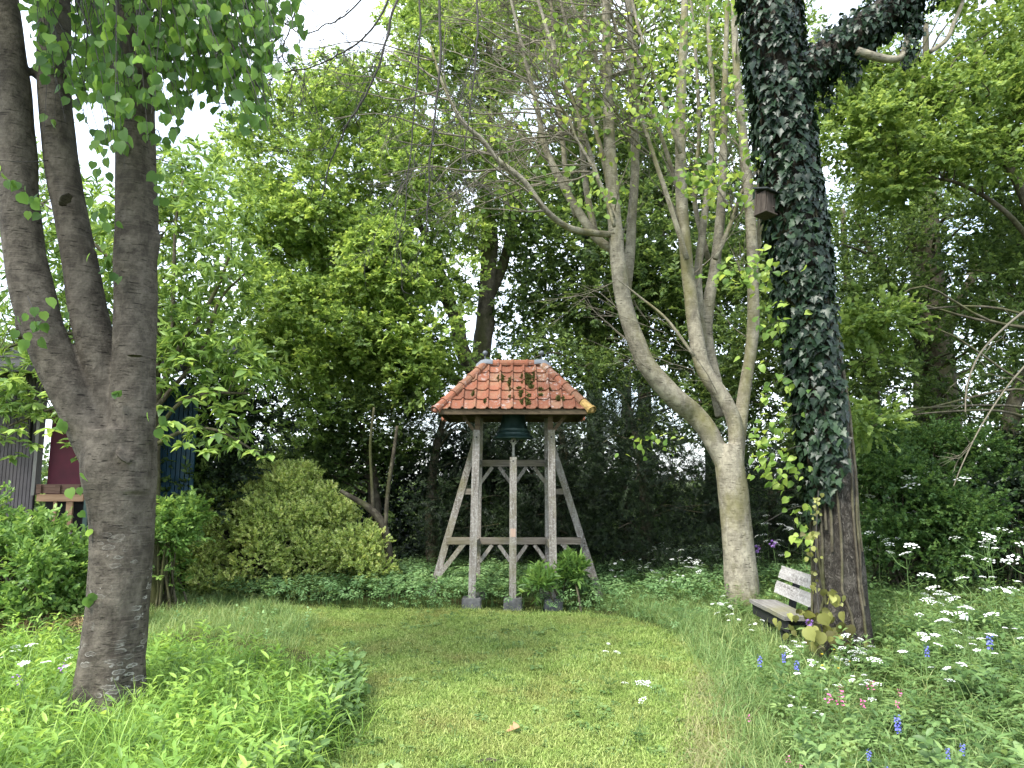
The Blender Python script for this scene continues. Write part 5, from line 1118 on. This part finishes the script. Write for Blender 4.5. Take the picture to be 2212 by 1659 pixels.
# far off undergrowth closing the wood behind
rng = np.random.default_rng(61); X = rng.uniform(-16, 22, 420); Yq = rng.uniform(16.5, 24, 420); Zq = rng.random(420) ** 1.4 * (1.5 + .5 * np.sin(X * .8)) + .2
Pq, Rq = clump_pts(np.stack([X, Yq, Zq], -1), .8, 30, rng)
o = scatter('far_undergrowth', T_far, Pq, Rq, rng.uniform(.9, 1.5, len(Pq)), M['wood_leaf']); o['label'] = 'dim green undergrowth closing the far side of the wood'
X = rng.uniform(-6, 2.5, 150); Yq = rng.uniform(13.4, 15.5, 150); Pq, Rq = clump_pts(np.stack([X, Yq, rng.uniform(.2, 2.4, 150)], -1), .6, 40, rng)
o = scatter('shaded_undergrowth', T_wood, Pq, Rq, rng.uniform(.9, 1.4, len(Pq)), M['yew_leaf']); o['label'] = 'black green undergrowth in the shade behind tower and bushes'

# ---- dark bare twigs hanging in from a branch above the picture
hb = thing('hanging_branch', 'dark bare twigs hanging into the sky from above, left of centre', 'branch', at(860, -60, 6.0)); lst = []; rg = np.random.default_rng(77)
for q in ([(900, -90, 6), (850, 5, 5), (835, 60, 4.5), (815, 130, 4), (790, 190, 4), (750, 250, 3.5), (715, 320, 3), (690, 420, 2)], [(870, -80, 5), (800, 60, 4), (740, 100, 3.5), (690, 130, 3), (640, 145, 2.5), (590, 155, 2)], [(840, -80, 4), (765, 10, 3.5), (705, 45, 3), (650, 60, 2.5), (600, 30, 2)], [(900, -80, 4), (905, 60, 3.5), (895, 190, 3), (880, 320, 2.5), (872, 470, 2)], [(950, -80, 5), (955, 60, 4.5), (950, 200, 4), (935, 350, 3), (925, 500, 2)], [(1020, -80, 4), (1030, 60, 3.5), (1018, 170, 3), (1000, 330, 2)], [(650, -80, 3.5), (640, 30, 3), (615, 110, 2.5), (640, 150, 2)]):
    P, r = pxpath(q, 6.0 + rg.uniform(-.4, .4)); lst.append((P + np.cumsum(rg.normal(0, .006, P.shape), 0), r * .6))
    for _ in range(9):
        i = int(rg.integers(len(P) // 4, len(P))); d = P[min(i + 2, len(P) - 1)] - P[max(i - 2, 0)]; d = d / np.linalg.norm(d) + rg.normal(0, .6, 3) + np.array([-.3, 0, -.1])
        grow(P[i], d, rg.uniform(.4, 1.0), .0042, 2, lst, droop=-.03, wob=.14, nch=3, ang=.6, rng=rg, n=6, ratio=.5)
twigs('twigs', lst, M['twig_dark'], hb, 4)

# ================================================================== GROUND COVER
def blade_tpl(n, h, w, spread, rng, curve=.5, segs=3, lean=.25, tw=None):
    V, F, T = [], [], []
    for _ in range(n):
        a = rng.uniform(0, 6.28); d = np.array([math.cos(a), math.sin(a), 0]); s = np.array([-d[1], d[0], 0])
        b = np.append(rng.normal(0, spread, 2), 0); L = h * rng.uniform(.55, 1.25); c = curve * rng.uniform(.2, 1.3); le = lean * rng.uniform(.2, 1.4); k = len(V); t = rng.random()
        for i in range(segs + 1):
            u = i / segs; ph = le + c * u * u; p = b + d * L * u * math.sin(ph) + np.array([0, 0, L * u * math.cos(ph)])
            ww = w * (1 - u * u) * rng.uniform(.8, 1.2)
            if i < segs: V += [p - s * ww / 2, p + s * ww / 2]; T += [t, t]
            else: V.append(p); T.append(t)
        for i in range(segs - 1): q = k + 2 * i; F += [(q, q + 1, q + 3), (q, q + 3, q + 2)]
        q = k + 2 * (segs - 1); F.append((q, q + 1, q + 2))
    return np.array(V), np.array(F), np.array(T)
def herb_tpl(kind, n, h, size, rng, lance=False, top=False):
    """upright stalk with leaves spiralling up (top: leaves spread flat at the top)"""
    V0, F0 = leaf_shape(kind); P, A, Z, S, T = [], [], [], [], []
    bend = rng.normal(0, .10, 2) * h
    for i in range(n):
        u = (.25 + .75 * i / max(1, n - 1)) if not top else rng.uniform(.8, 1.05); a = i * 2.4 + rng.normal(0, .3)
        P.append((bend[0] * u * u, bend[1] * u * u, h * u)); A.append((math.cos(a), math.sin(a), rng.uniform(.1, .9) if not top else rng.uniform(-.25, .25))); Z.append(rng.normal(0, .2, 3) + [0, 0, 1]); S.append(size * rng.uniform(.7, 1.2) * (1.15 - .5 * u if not top else 1)); T.append(.02 + .95 * u * rng.uniform(.4, 1) if not top else rng.random())
        if top:          # three leaflets
            for q in (-.9, .9): P.append(P[-1]); A.append((math.cos(a + q), math.sin(a + q), rng.uniform(-.2, .2))); Z.append([0, 0, 1]); S.append(S[-1] * .85); T.append(T[-1])
    P, A, Z, S, T = map(np.array, (P, A, Z, S, T)); Rm = rotx(A.astype(float), Z.astype(float)); m = len(P)
    if top: P = P + A / np.linalg.norm(A, axis=1)[:, None] * size * .5 * np.array([1, 1, .2])
    V = (np.einsum('nij,vj->nvi', Rm, V0) * S[:, None, None] + P[:, None, :]).reshape(-1, 3); F = (F0[None] + (np.arange(m) * len(V0))[:, None, None]).reshape(-1, 3); T = np.repeat(T, len(V0))
    b = len(V); r = .003
    V = np.vstack([V, [[-r, 0, 0], [r, 0, 0], [bend[0], bend[1], h]]]); F = np.vstack([F, [[b, b + 1, b + 2]]]); T = np.concatenate([T, [.2, .2, .2]])
    return V, F, T
def fern_tpl(n, h, rng):
    V, F, T = [], [], []
    for f in range(n):
        a = f / n * 6.28 + rng.normal(0, .3); d = np.array([math.cos(a), math.sin(a), 0]); s = np.array([-d[1], d[0], 0]); L = h * rng.uniform(.7, 1.2); t = rng.random()
        for i in range(9):
            u = .25 + .75 * i / 8; p = d * L * u * math.sin(.4 + .7 * u) + np.array([0, 0, L * u * math.cos(.3 + .75 * u)])
            for g in (-1, 1):
                l = L * .26 * (1.15 - u); k = len(V); V += [p, p + s * g * l * .6 + d * l * .28, p + s * g * l + d * l * .35, p + s * g * l * .6 - d * .02]; F += [(k, k + 1, k + 2), (k, k + 2, k + 3)]; T += [t] * 4
    return np.array(V), np.array(F), np.array(T)
def yaw_rots(n, rng, tilt=.15):
    a = rng.uniform(0, 6.28, n); ax = np.stack([np.cos(a), np.sin(a), rng.normal(0, tilt, n)], -1); z = np.array([0, 0, 1.0]) + rng.normal(0, tilt, (n, 3)); return rotx(ax, z)
def cover(name, label, xy, T, S, mat, rng, tilt=.15, dz=0.0):
    P = np.column_stack([xy, gh(xy[:, 0], xy[:, 1]) + dz]); o = scatter(name, T, P, yaw_rots(len(P), rng, tilt), S, mat, rng=rng); o['label'] = label; return o
rg = np.random.default_rng(101)
LAWN = gpoly([(560, 1800), (660, 1690), (735, 1600), (768, 1530), (765, 1470), (720, 1420), (600, 1385), (440, 1370), (330, 1380), (330, 1300), (560, 1312), (700, 1318), (900, 1320), (1106, 1323), (1250, 1327), (1360, 1340), (1450, 1372), (1505, 1420), (1535, 1500), (1585, 1600), (1620, 1700), (1660, 1800)])
T_l = [blade_tpl(46, .034, .0042, .075, rg, curve=.9, segs=2, lean=.7) for _ in range(6)]
q = sample_poly(LAWN, 19000, rg); nn = .5 + .5 * np.sin(q[:, 0] * 2.3 + 1.2 * np.sin(q[:, 1] * 1.7)) * np.sin(q[:, 1] * 2.9 + .8)
cover('lawn_grass', 'short mown grass of the clearing, patchy green and straw yellow', q, T_l, rg.uniform(.65, 1.15, len(q)) * (.8 + .5 * nn), M['lawn'], rg)
q = sample_poly(LAWN, 1500, rg); cover('lawn_weeds', 'small flat weeds and clippings lying in the mown grass', q, [herb_tpl('oval', 5, .03, .032, rg, top=True) for _ in range(3)] + [blade_tpl(16, .09, .005, .03, rg, curve=1., segs=3, lean=.5) for _ in range(3)] + [herb_tpl('round', 4, .03, .045, rg, top=True) for _ in range(2)], rg.uniform(.4, 1.2, len(q)), M['meadow_leaf'], rg)
# longer grass: left of the lawn, along the right edge, round the meadow
T_g = [blade_tpl(22, .26, .0055, .05, rg, curve=1.3, segs=4, lean=.35) for _ in range(6)]
LEFTG = gpoly([(250, 1420), (420, 1375), (640, 1400), (700, 1350), (560, 1312), (420, 1270), (300, 1240), (-300, 1240), (-500, 1420)])
q = sample_poly(LEFTG, 3800, rg); cover('long_grass', 'longer pale green grass between the herbs and the golden bush', q, T_g, rg.uniform(.4, 1.0, len(q)), M['long_grass'], rg)
RIGHT = gpoly([(1655, 1830), (1600, 1680), (1560, 1560), (1520, 1450), (1465, 1385), (1380, 1340), (1300, 1322), (1290, 1270), (1420, 1250), (1560, 1255), (1800, 1235), (2500, 1235), (3000, 1830)])
q = sample_poly(RIGHT, 6500, rg); e = np.array([np.min(np.abs(project(np.append(p, 0.))[0] - 1590)) for p in q]); keep = rg.random(len(q)) < np.where(e < 260, 1, .6)
q = q[keep]; cover('meadow_grass', 'long arching grass of the wild meadow on the right', q, T_g, rg.uniform(.5, 1.15, len(q)), M['long_grass'], rg, .25)
q = sample_poly(LEFTG, 420, rg); cover('grass_herbs', 'small leafy herbs scattered through the pale long grass at the left', q, [herb_tpl('oval', 8, .16, .06, rg) for _ in range(3)], rg.uniform(.6, 1.3, len(q)), M['elder_leaf'], rg, .2)
STRAW = gpoly([(1500, 1830), (1480, 1600), (1500, 1450), (1540, 1450), (1600, 1600), (1640, 1830)]); straw = leaf_mat('straw_blades', (.12, .13, .045), (.22, .22, .08), (.34, .31, .14), .2, .6, vary=.3)
q = sample_poly(STRAW, 330, rg); cover('dry_grass', 'straw coloured flattened grass along the right edge of the lawn', q, [blade_tpl(14, .17, .004, .07, rg, curve=1.2, segs=3, lean=1.0) for _ in range(4)], rg.uniform(.5, 1.1, len(q)), straw, rg, .2)
# ground elder bed round the tower
BED = gpoly([(380, 1270), (480, 1300), (570, 1313), (700, 1322), (900, 1330), (1080, 1322), (1130, 1322), (1250, 1332), (1340, 1340), (1450, 1376), (1560, 1340), (1800, 1290), (1800, 1225), (1560, 1225), (900, 1215), (830, 1240), (560, 1240), (400, 1240)])
T_e = [herb_tpl('oval', 5, .27, .062, rg, top=True) for _ in range(6)]
q = sample_poly(BED, 5200, rg)
near_post = np.min([np.hypot(q[:, 0] - x, q[:, 1] - y) for x, y in ((-.535, 9.78), (.01, 9.78), (.2, 9.8))], axis=0) < .13
q = q[~near_post]; front = np.clip((q[:, 1] - 9.0) / .9, .5, 1)
cover('ground_elder', 'light green ground elder carpeting the bed around the feet of the tower', q, T_e, rg.uniform(.7, 1.3, len(q)) * front, M['elder_leaf'], rg, .2)
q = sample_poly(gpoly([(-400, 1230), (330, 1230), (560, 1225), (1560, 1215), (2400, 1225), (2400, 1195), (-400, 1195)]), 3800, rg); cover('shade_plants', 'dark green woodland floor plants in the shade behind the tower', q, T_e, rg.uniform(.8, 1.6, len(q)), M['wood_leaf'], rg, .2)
# tall fresh herbs in the left foreground
HERB = gpoly([(-500, 1900), (600, 1900), (668, 1690), (720, 1620), (748, 1560), (720, 1500), (600, 1465), (420, 1440), (160, 1425), (-500, 1420)])
T_h = [herb_tpl('lance', 17, .40, .13, rg) for _ in range(4)] + [herb_tpl('oval', 10, .30, .10, rg) for _ in range(3)] + [blade_tpl(16, .42, .008, .05, rg, curve=1.0, segs=4, lean=.25) for _ in range(2)]
q = sample_poly(HERB, 1450, rg); basexy = ground(232, 1560)[:2]; q = q[np.hypot(q[:, 0] - basexy[0], q[:, 1] - basexy[1]) > .33]
px_, _, _ = project(np.column_stack([q, np.zeros(len(q))])); q = q[(np.abs(px_ - 230) > 75) | (q[:, 1] > basexy[1]) | (q[:, 1] < 4.75) & (rg.random(len(q)) < .5)]
cover('tall_herbs', 'lush bright green knee high herbs with lance shaped leaves in the left foreground', q, T_h, rg.uniform(.55, 1.1, len(q)), M['herb_leaf'], rg, .15)
q = sample_poly(HERB, 2600, rg); cover('herb_grass', 'fresh grass growing between the tall herbs at the left', q, T_g, rg.uniform(.6, 1.4, len(q)), M['herb_leaf'], rg, .2)
EDGE = gpoly([(560, 1830), (650, 1680), (720, 1610), (760, 1560), (772, 1510), (735, 1470), (700, 1500), (725, 1560), (680, 1640), (560, 1760)])
q = sample_poly(EDGE, 260, rg); cover('edge_herbs', 'broad leaved dark herbs spilling over the left edge of the lawn', q, [herb_tpl('oval', 11, .26, .10, rg) for _ in range(4)], rg.uniform(.6, 1.2, len(q)), M['meadow_leaf'], rg, .3)
# meadow herbs on the right
T_m = [herb_tpl('oval', 12, .36, .085, rg) for _ in range(3)] + [herb_tpl('lance', 13, .40, .10, rg) for _ in range(2)] + [fern_tpl(7, .30, rg) for _ in range(3)] + [herb_tpl('oval', 5, .22, .07, rg, top=True) for _ in range(2)]
M_IN = gpoly([(1780, 1830), (1720, 1660), (1650, 1520), (1580, 1430), (1520, 1370), (1560, 1330), (1600, 1280), (1800, 1235), (2500, 1235), (3000, 1830)])
q = sample_poly(M_IN, 3900, rg); q = q[~((np.abs(q[:, 0] - 2.85) < .32) & (q[:, 1] > 7.25) & (q[:, 1] < 8.5))]
near = np.where((q[:, 0] > 1.9) & (q[:, 0] < 2.75) & (q[:, 1] > 6.4) & (q[:, 1] < 8.6), .5, 1.0)
cover('meadow_herbs', 'mixed leafy wild herbs and ferny leaves filling the right foreground', q, T_m, rg.uniform(.5, 1.15, len(q)) * near, M['meadow_leaf'], rg, .2)

# ---- flowers, each plant a thing of its own
def umbel(rng, R=.045, n=11):
    V, F = [], []
    for i in range(n):
        r = R * math.sqrt((i + .3) / n); a = i * 2.4; c = np.array([r * math.cos(a), r * math.sin(a), .018 - r * r * 6]) ; q = rng.uniform(.008, .0125); k = len(V); m = 6
        V.append(c + [0, 0, .004])
        for j in range(m): an = j / m * 6.28 + rng.uniform(0, 1); V.append(c + np.array([math.cos(an) * q, math.sin(an) * q, rng.uniform(-.003, .003)]))
        F += [(k, k + 1 + j, k + 1 + (j + 1) % m) for j in range(m)]
    return mesh_np('flower_head', np.array(V), F, M['white_petal'])
UMB = [umbel(np.random.default_rng(s), R=.036 + .012 * (s % 3)) for s in range(5)]
def parsley_stem(rng, h, nb):
    top = np.array([rng.normal(0, .05), rng.normal(0, .05), h]); tb = [(catmull([np.zeros(3), top * .5 + [rng.normal(0, .02), rng.normal(0, .02), 0], top], 4), np.linspace(.0045, .002, 9))]; heads = [top]
    for i in range(nb):
        a = i * 2.1 + rng.uniform(0, 1); u = rng.uniform(.55, .85); p = top * u; e = p + np.array([math.cos(a), math.sin(a), 0]) * h * rng.uniform(.12, .26) + np.array([0, 0, h * rng.uniform(.10, .30)])
        tb.append((catmull([p, p * .45 + e * .55 - [0, 0, .02], e], 4), np.linspace(.003, .0015, 9))); heads.append(e)
    for hd in list(heads):
        for k in range(5): a = k / 5 * 6.28; tb.append((np.array([hd - [0, 0, .025], hd + np.array([math.cos(a) * .03, math.sin(a) * .03, .004])]), np.array([.0012, .0008])))
    return tubes(tb, 4), heads
def parsley_proto(seed, h, nb):
    rng = np.random.default_rng(seed); r = thing('cow_parsley', '', 'flower', (0, 0, 0)); (V, F), heads = parsley_stem(rng, h, nb); part('stem', V, F, M['stem'], r)
    for i, hd in enumerate(heads): put('flower_head', UMB[int(rng.integers(5))], r, loc=hd, rot=(rng.normal(0, .25), rng.normal(0, .25), rng.uniform(0, 6)), scale=float(rng.uniform(.75, 1.2)))
    fv, ff, ft = fern_tpl(5, h * .35, rng); part('leaf', fv * np.array([1, 1, .8]) + [0, 0, h * .15], ff, M['meadow_leaf'], r, tint=ft, kind='stuff')
    return r
def dup(root, loc, rz, sc, label, group):
    r = root.copy(); COL.objects.link(r); r.location = loc; r.rotation_euler = (0, 0, rz); r.scale = (sc, sc, sc); r['label'] = label; r['group'] = group
    for ch in list(root.children):
        c = ch.copy(); COL.objects.link(c); c.parent = r
        for g in ch.children: d = g.copy(); COL.objects.link(d); d.parent = c
    return r
protos = [parsley_proto(s, h, nb) for s, h, nb in ((1, .80, 3), (2, .95, 4), (3, .70, 2), (4, .85, 5), (5, .6, 3))]; used = set()
def place(px, py, hpx, label, group, Y=None, k=None):
    """px,py: foot on the photo, hpx: photo height of the plant"""
    p = ground(px, py) if Y is None else np.append(at(px, py, Y)[:2], 0); z = float(gh(p[0], p[1])); j = int(rg.integers(5)) if k is None else k
    H = (.80, .95, .70, .85, .6)[j]; sc = hpx * mpp([p[0], p[1], .5]) / H; rz = rg.uniform(0, 6.28)
    if j not in used:
        used.add(j); r = protos[j]; r.location = (float(p[0]), float(p[1]), z); r.rotation_euler = (0, 0, rz); r.scale = (sc,) * 3; r['label'] = label
        if group: r['group'] = group
        return r
    return dup(protos[j], (float(p[0]), float(p[1]), z), rz, sc, label, group)
G1 = ('white cow parsley flowering in the shade right of the ivy clad trunk', 'cow parsley in the shade right of the ivy clad trunk')
for _ in range(46): place(rg.uniform(1890, 2230), rg.uniform(1255, 1340), rg.choice([110, 150, 200, 245]) * rg.uniform(.85, 1.1), *G1)
G2 = ('white cow parsley flowering in the sunlit meadow in the right foreground', 'cow parsley in the right foreground meadow')
for _ in range(20): place(rg.uniform(1900, 2330), rg.uniform(1400, 1600), rg.uniform(130, 240), *G2)
for _ in range(12): place(rg.uniform(1650, 1900), rg.uniform(1480, 1660), rg.uniform(70, 150), *G2)
G3 = ('white cow parsley flowering between the tower and the pale tree', 'cow parsley between tower and pale tree')
for _ in range(16): place(rg.uniform(1265, 1570), rg.uniform(1270, 1310), rg.uniform(40, 95), *G3)
G4 = ('white cow parsley flowering behind the bench', 'cow parsley behind the bench')
for px, hh in ((1650, 110), (1668, 150), (1700, 120), (1735, 150), (1690, 85), (1745, 100), (1640, 75)): place(px, 1290, hh, *G4)
G5 = ('white cow parsley flowering at the meadow edge in front of the pale tree', 'cow parsley in front of the pale tree')
for px, py, hh in ((1545, 1375, 85), (1560, 1390, 80), (1580, 1400, 70), (1625, 1420, 70)): place(px, py, hh, *G5)
place(1318, 1500, 100, 'thin white flowering plant standing alone on the mown lawn, the farther one', None, k=1); place(1382, 1605, 130, 'thin white flowering plant standing alone on the mown lawn, the nearer one', None, k=3)
G6 = ('white flat flower head beside the three stemmed tree', 'white umbels left of the three stemmed tree')
for px, py, hh in ((40, 1600, 200), (140, 1560, 150), (170, 1520, 110), (25, 1500, 90)): place(px, py, hh, *G6)
def small_flower(name, mat, kind, seed):
    rng = np.random.default_rng(seed); r = thing(name, '', 'flower', (0, 0, 0)); h = .4; P = catmull([np.zeros(3), [rng.normal(0, .02), rng.normal(0, .02), h * .5], [rng.normal(0, .04), rng.normal(0, .04), h]], 4); V, F = tube(P, np.full(len(P), .0022), 4, cap=False); part('stem', V, F, M['stem'], r)
    V0, F0 = leaf_shape('round'); n = {'spike': 26, 'ball': 44, 'cup': 6, 'few': 13}[kind]; pos, ax = [], []
    for i in range(n):
        a = i * 2.4; d = np.array([math.cos(a), math.sin(a), rng.normal(0, .5)])
        if kind == 'spike': pos.append(P[-1] - [0, 0, .10 * i / n - .01] + d * .008); d[2] -= .5
        elif kind == 'ball': d = rng.normal(0, 1, 3); d /= np.linalg.norm(d); pos.append(P[-1] + d * .018)
        elif kind == 'few': pos.append(P[-1] + [rng.normal(0, .016), rng.normal(0, .016), -.05 * (i // 5) / 2])
        else: pos.append(P[-1]); d[2] = .6
        ax.append(d)
    pos, ax = np.array(pos), np.array(ax); sz = {'spike': .021, 'ball': .016, 'cup': .016, 'few': .018}[kind]
    V, F, t = stack([(V0, F0, np.full(len(V0), .5))], pos, rotx(ax, np.array([0, 0, 1.0]) + rng.normal(0, .3, (n, 3))), np.full(n, sz)); part('blossom', V, F, mat, r); return r
def flowers(proto, spots, label, group):
    for i, (px, py, hpx) in enumerate(spots):
        p = ground(px, py + hpx); z = float(gh(p[0], p[1])); sc = hpx * mpp([p[0], p[1], .3]) / .4; sc = min(max(sc, .4), 2.2)
        if i == 0: proto.location = (float(p[0]), float(p[1]), z); proto.scale = (sc,) * 3; proto['label'] = label; proto['group'] = group
        else: dup(proto, (float(p[0]), float(p[1]), z), rg.uniform(0, 6.28), sc, label, group)
flowers(small_flower('bluebell', M['blue'], 'spike', 1), [(1935, 1560, 110), (1950, 1580, 100), (1640, 1425, 90), (1690, 1410, 70), (1740, 1435, 100), (1870, 1630, 90), (2100, 1635, 90), (2055, 1640, 90), (1600, 1655, 80), (2160, 1420, 120), (1920, 1665, 70), (2010, 1430, 90)], 'small blue flower spike in the right foreground meadow', 'blue flowers in the meadow')
flowers(small_flower('pink_campion', M['pink'], 'few', 2), [(1878, 1475, 110), (1840, 1490, 100), (1832, 1520, 120), (1850, 1530, 110), (1600, 1545, 80), (1815, 1510, 120), (1690, 1625, 80), (1720, 1655, 60), (1925, 1530, 90), (1965, 1500, 90)], 'small pink flower in the right foreground meadow', 'pink flowers in the meadow')
flowers(small_flower('pink_campion', M['pink'], 'few', 3), [(440, 1220, 60), (445, 1232, 50), (470, 1240, 50), (500, 1245, 45), (425, 1255, 40), (412, 1252, 45)], 'pink flower at the left foot of the golden bush', 'pink flowers by the golden bush')
flowers(small_flower('pink_campion', M['purple'], 'few', 4), [(100, 1440, 130), (48, 1462, 130)], 'purple pink flower left of the three stemmed tree', 'purple flowers left of the big tree')
flowers(small_flower('buttercup', M['yellow'], 'cup', 5), [(430, 1238, 40), (450, 1240, 40), (470, 1243, 40), (480, 1250, 35), (545, 1248, 40), (555, 1250, 40), (530, 1255, 35), (500, 1262, 30), (465, 1268, 30), (395, 1300, 30), (560, 1243, 40), (410, 1250, 40)], 'yellow buttercup in the grass before the golden bush', 'buttercups by the golden bush')
flowers(small_flower('buttercup', M['yellow'], 'cup', 6), [(1800, 1418, 80), (1826, 1430, 80), (1806, 1450, 80), (1790, 1405, 80), (1795, 1445, 80)], 'yellow buttercup in the meadow before the ivy clad trunk', 'buttercups in the meadow')
flowers(small_flower('allium', M['purple'], 'ball', 7), [(1754, 1350, 110)], 'round purple flower ball in front of the bench', 'purple flower ball in front of bench')
flowers(small_flower('allium', M['purple'], 'ball', 8), [(1654, 1208, 110), (1690, 1200, 110)], 'round purple flower ball behind the bench', 'purple flower balls behind bench')

# ---- low mossy edging at the left, and the small things on the lawn
def edging():
    rng = np.random.default_rng(88); a = ground(-260, 1400); b = ground(196, 1392); t = thing('mossy_edging', 'low mossy stone edging topped with dry straw, left of the three stemmed tree', 'edging', (a + b) / 2)
    mm = bark_mat('mossy_stone', (.03, .026, .02), (.09, .075, .05), (.16, .14, .10), (9, 9, 9), .8, .03, moss=(.10, .10, .015)); n, m = 30, 12; V = []
    for i in range(n + 1):
        u = i / n; c = a * (1 - u) + b * u
        for k in range(m):
            an = k / m * 6.28; r = np.array([0, math.copysign(abs(math.cos(an)) ** .5, math.cos(an)) * .20, math.copysign(abs(math.sin(an)) ** .5, math.sin(an)) * .14 + .10]); V.append(c + r + rng.normal(0, .012, 3))
    F = [(i * m + k, i * m + (k + 1) % m, (i + 1) * m + (k + 1) % m, (i + 1) * m + k) for i in range(n) for k in range(m)] + [tuple(range(m - 1, -1, -1)), tuple(n * m + k for k in range(m))]
    part('stone_edging', V, F, mm, t, smooth=True)
    st = leaf_mat('orange_straw', (.20, .12, .04), (.36, .24, .09), (.48, .38, .18), .15, .6, vary=.3); k = 330; u = rng.random(k); P = a[None] * (1 - u[:, None]) + b[None] * u[:, None] + np.column_stack([np.zeros(k), rng.uniform(-.2, .16, k), np.full(k, .235)]); T = [blade_tpl(9, .13, .005, .04, rng, curve=1.0, segs=3, lean=1.3) for _ in range(3)]
    scatter('straw', T, P - world_loc(t), yaw_rots(k, rng, .2), rng.uniform(.7, 1.3, k), st, t, rng=rng)
edging()
p = ground(1092, 1590); fl = thing('fallen_leaf', 'curled light brown dead leaf lying on the lawn', 'leaf', p); V0, F0 = leaf_shape('oak'); V = V0 * .11; V[:, 2] = np.abs(V0[:, 1]) * .10 + .025; part('blade', V @ np.array(Euler((.3, -.2, .4)).to_matrix()).T + p, F0, plain('dead_leaf', (.36, .21, .11), .8, .3, 30), fl)
p = ground(1058, 1654); P = np.array([p + [-.08, 0, .02], p + [0, .01, .03], p + [.085, .0, .02]]); V, F = tube(P, [.010, .012, .009], 8); sk = thing('stick', 'short dark stick lying on the grass at the bottom edge', 'stick', p); part('wood', V, fix_quads(F), M['dark_bark'], sk)
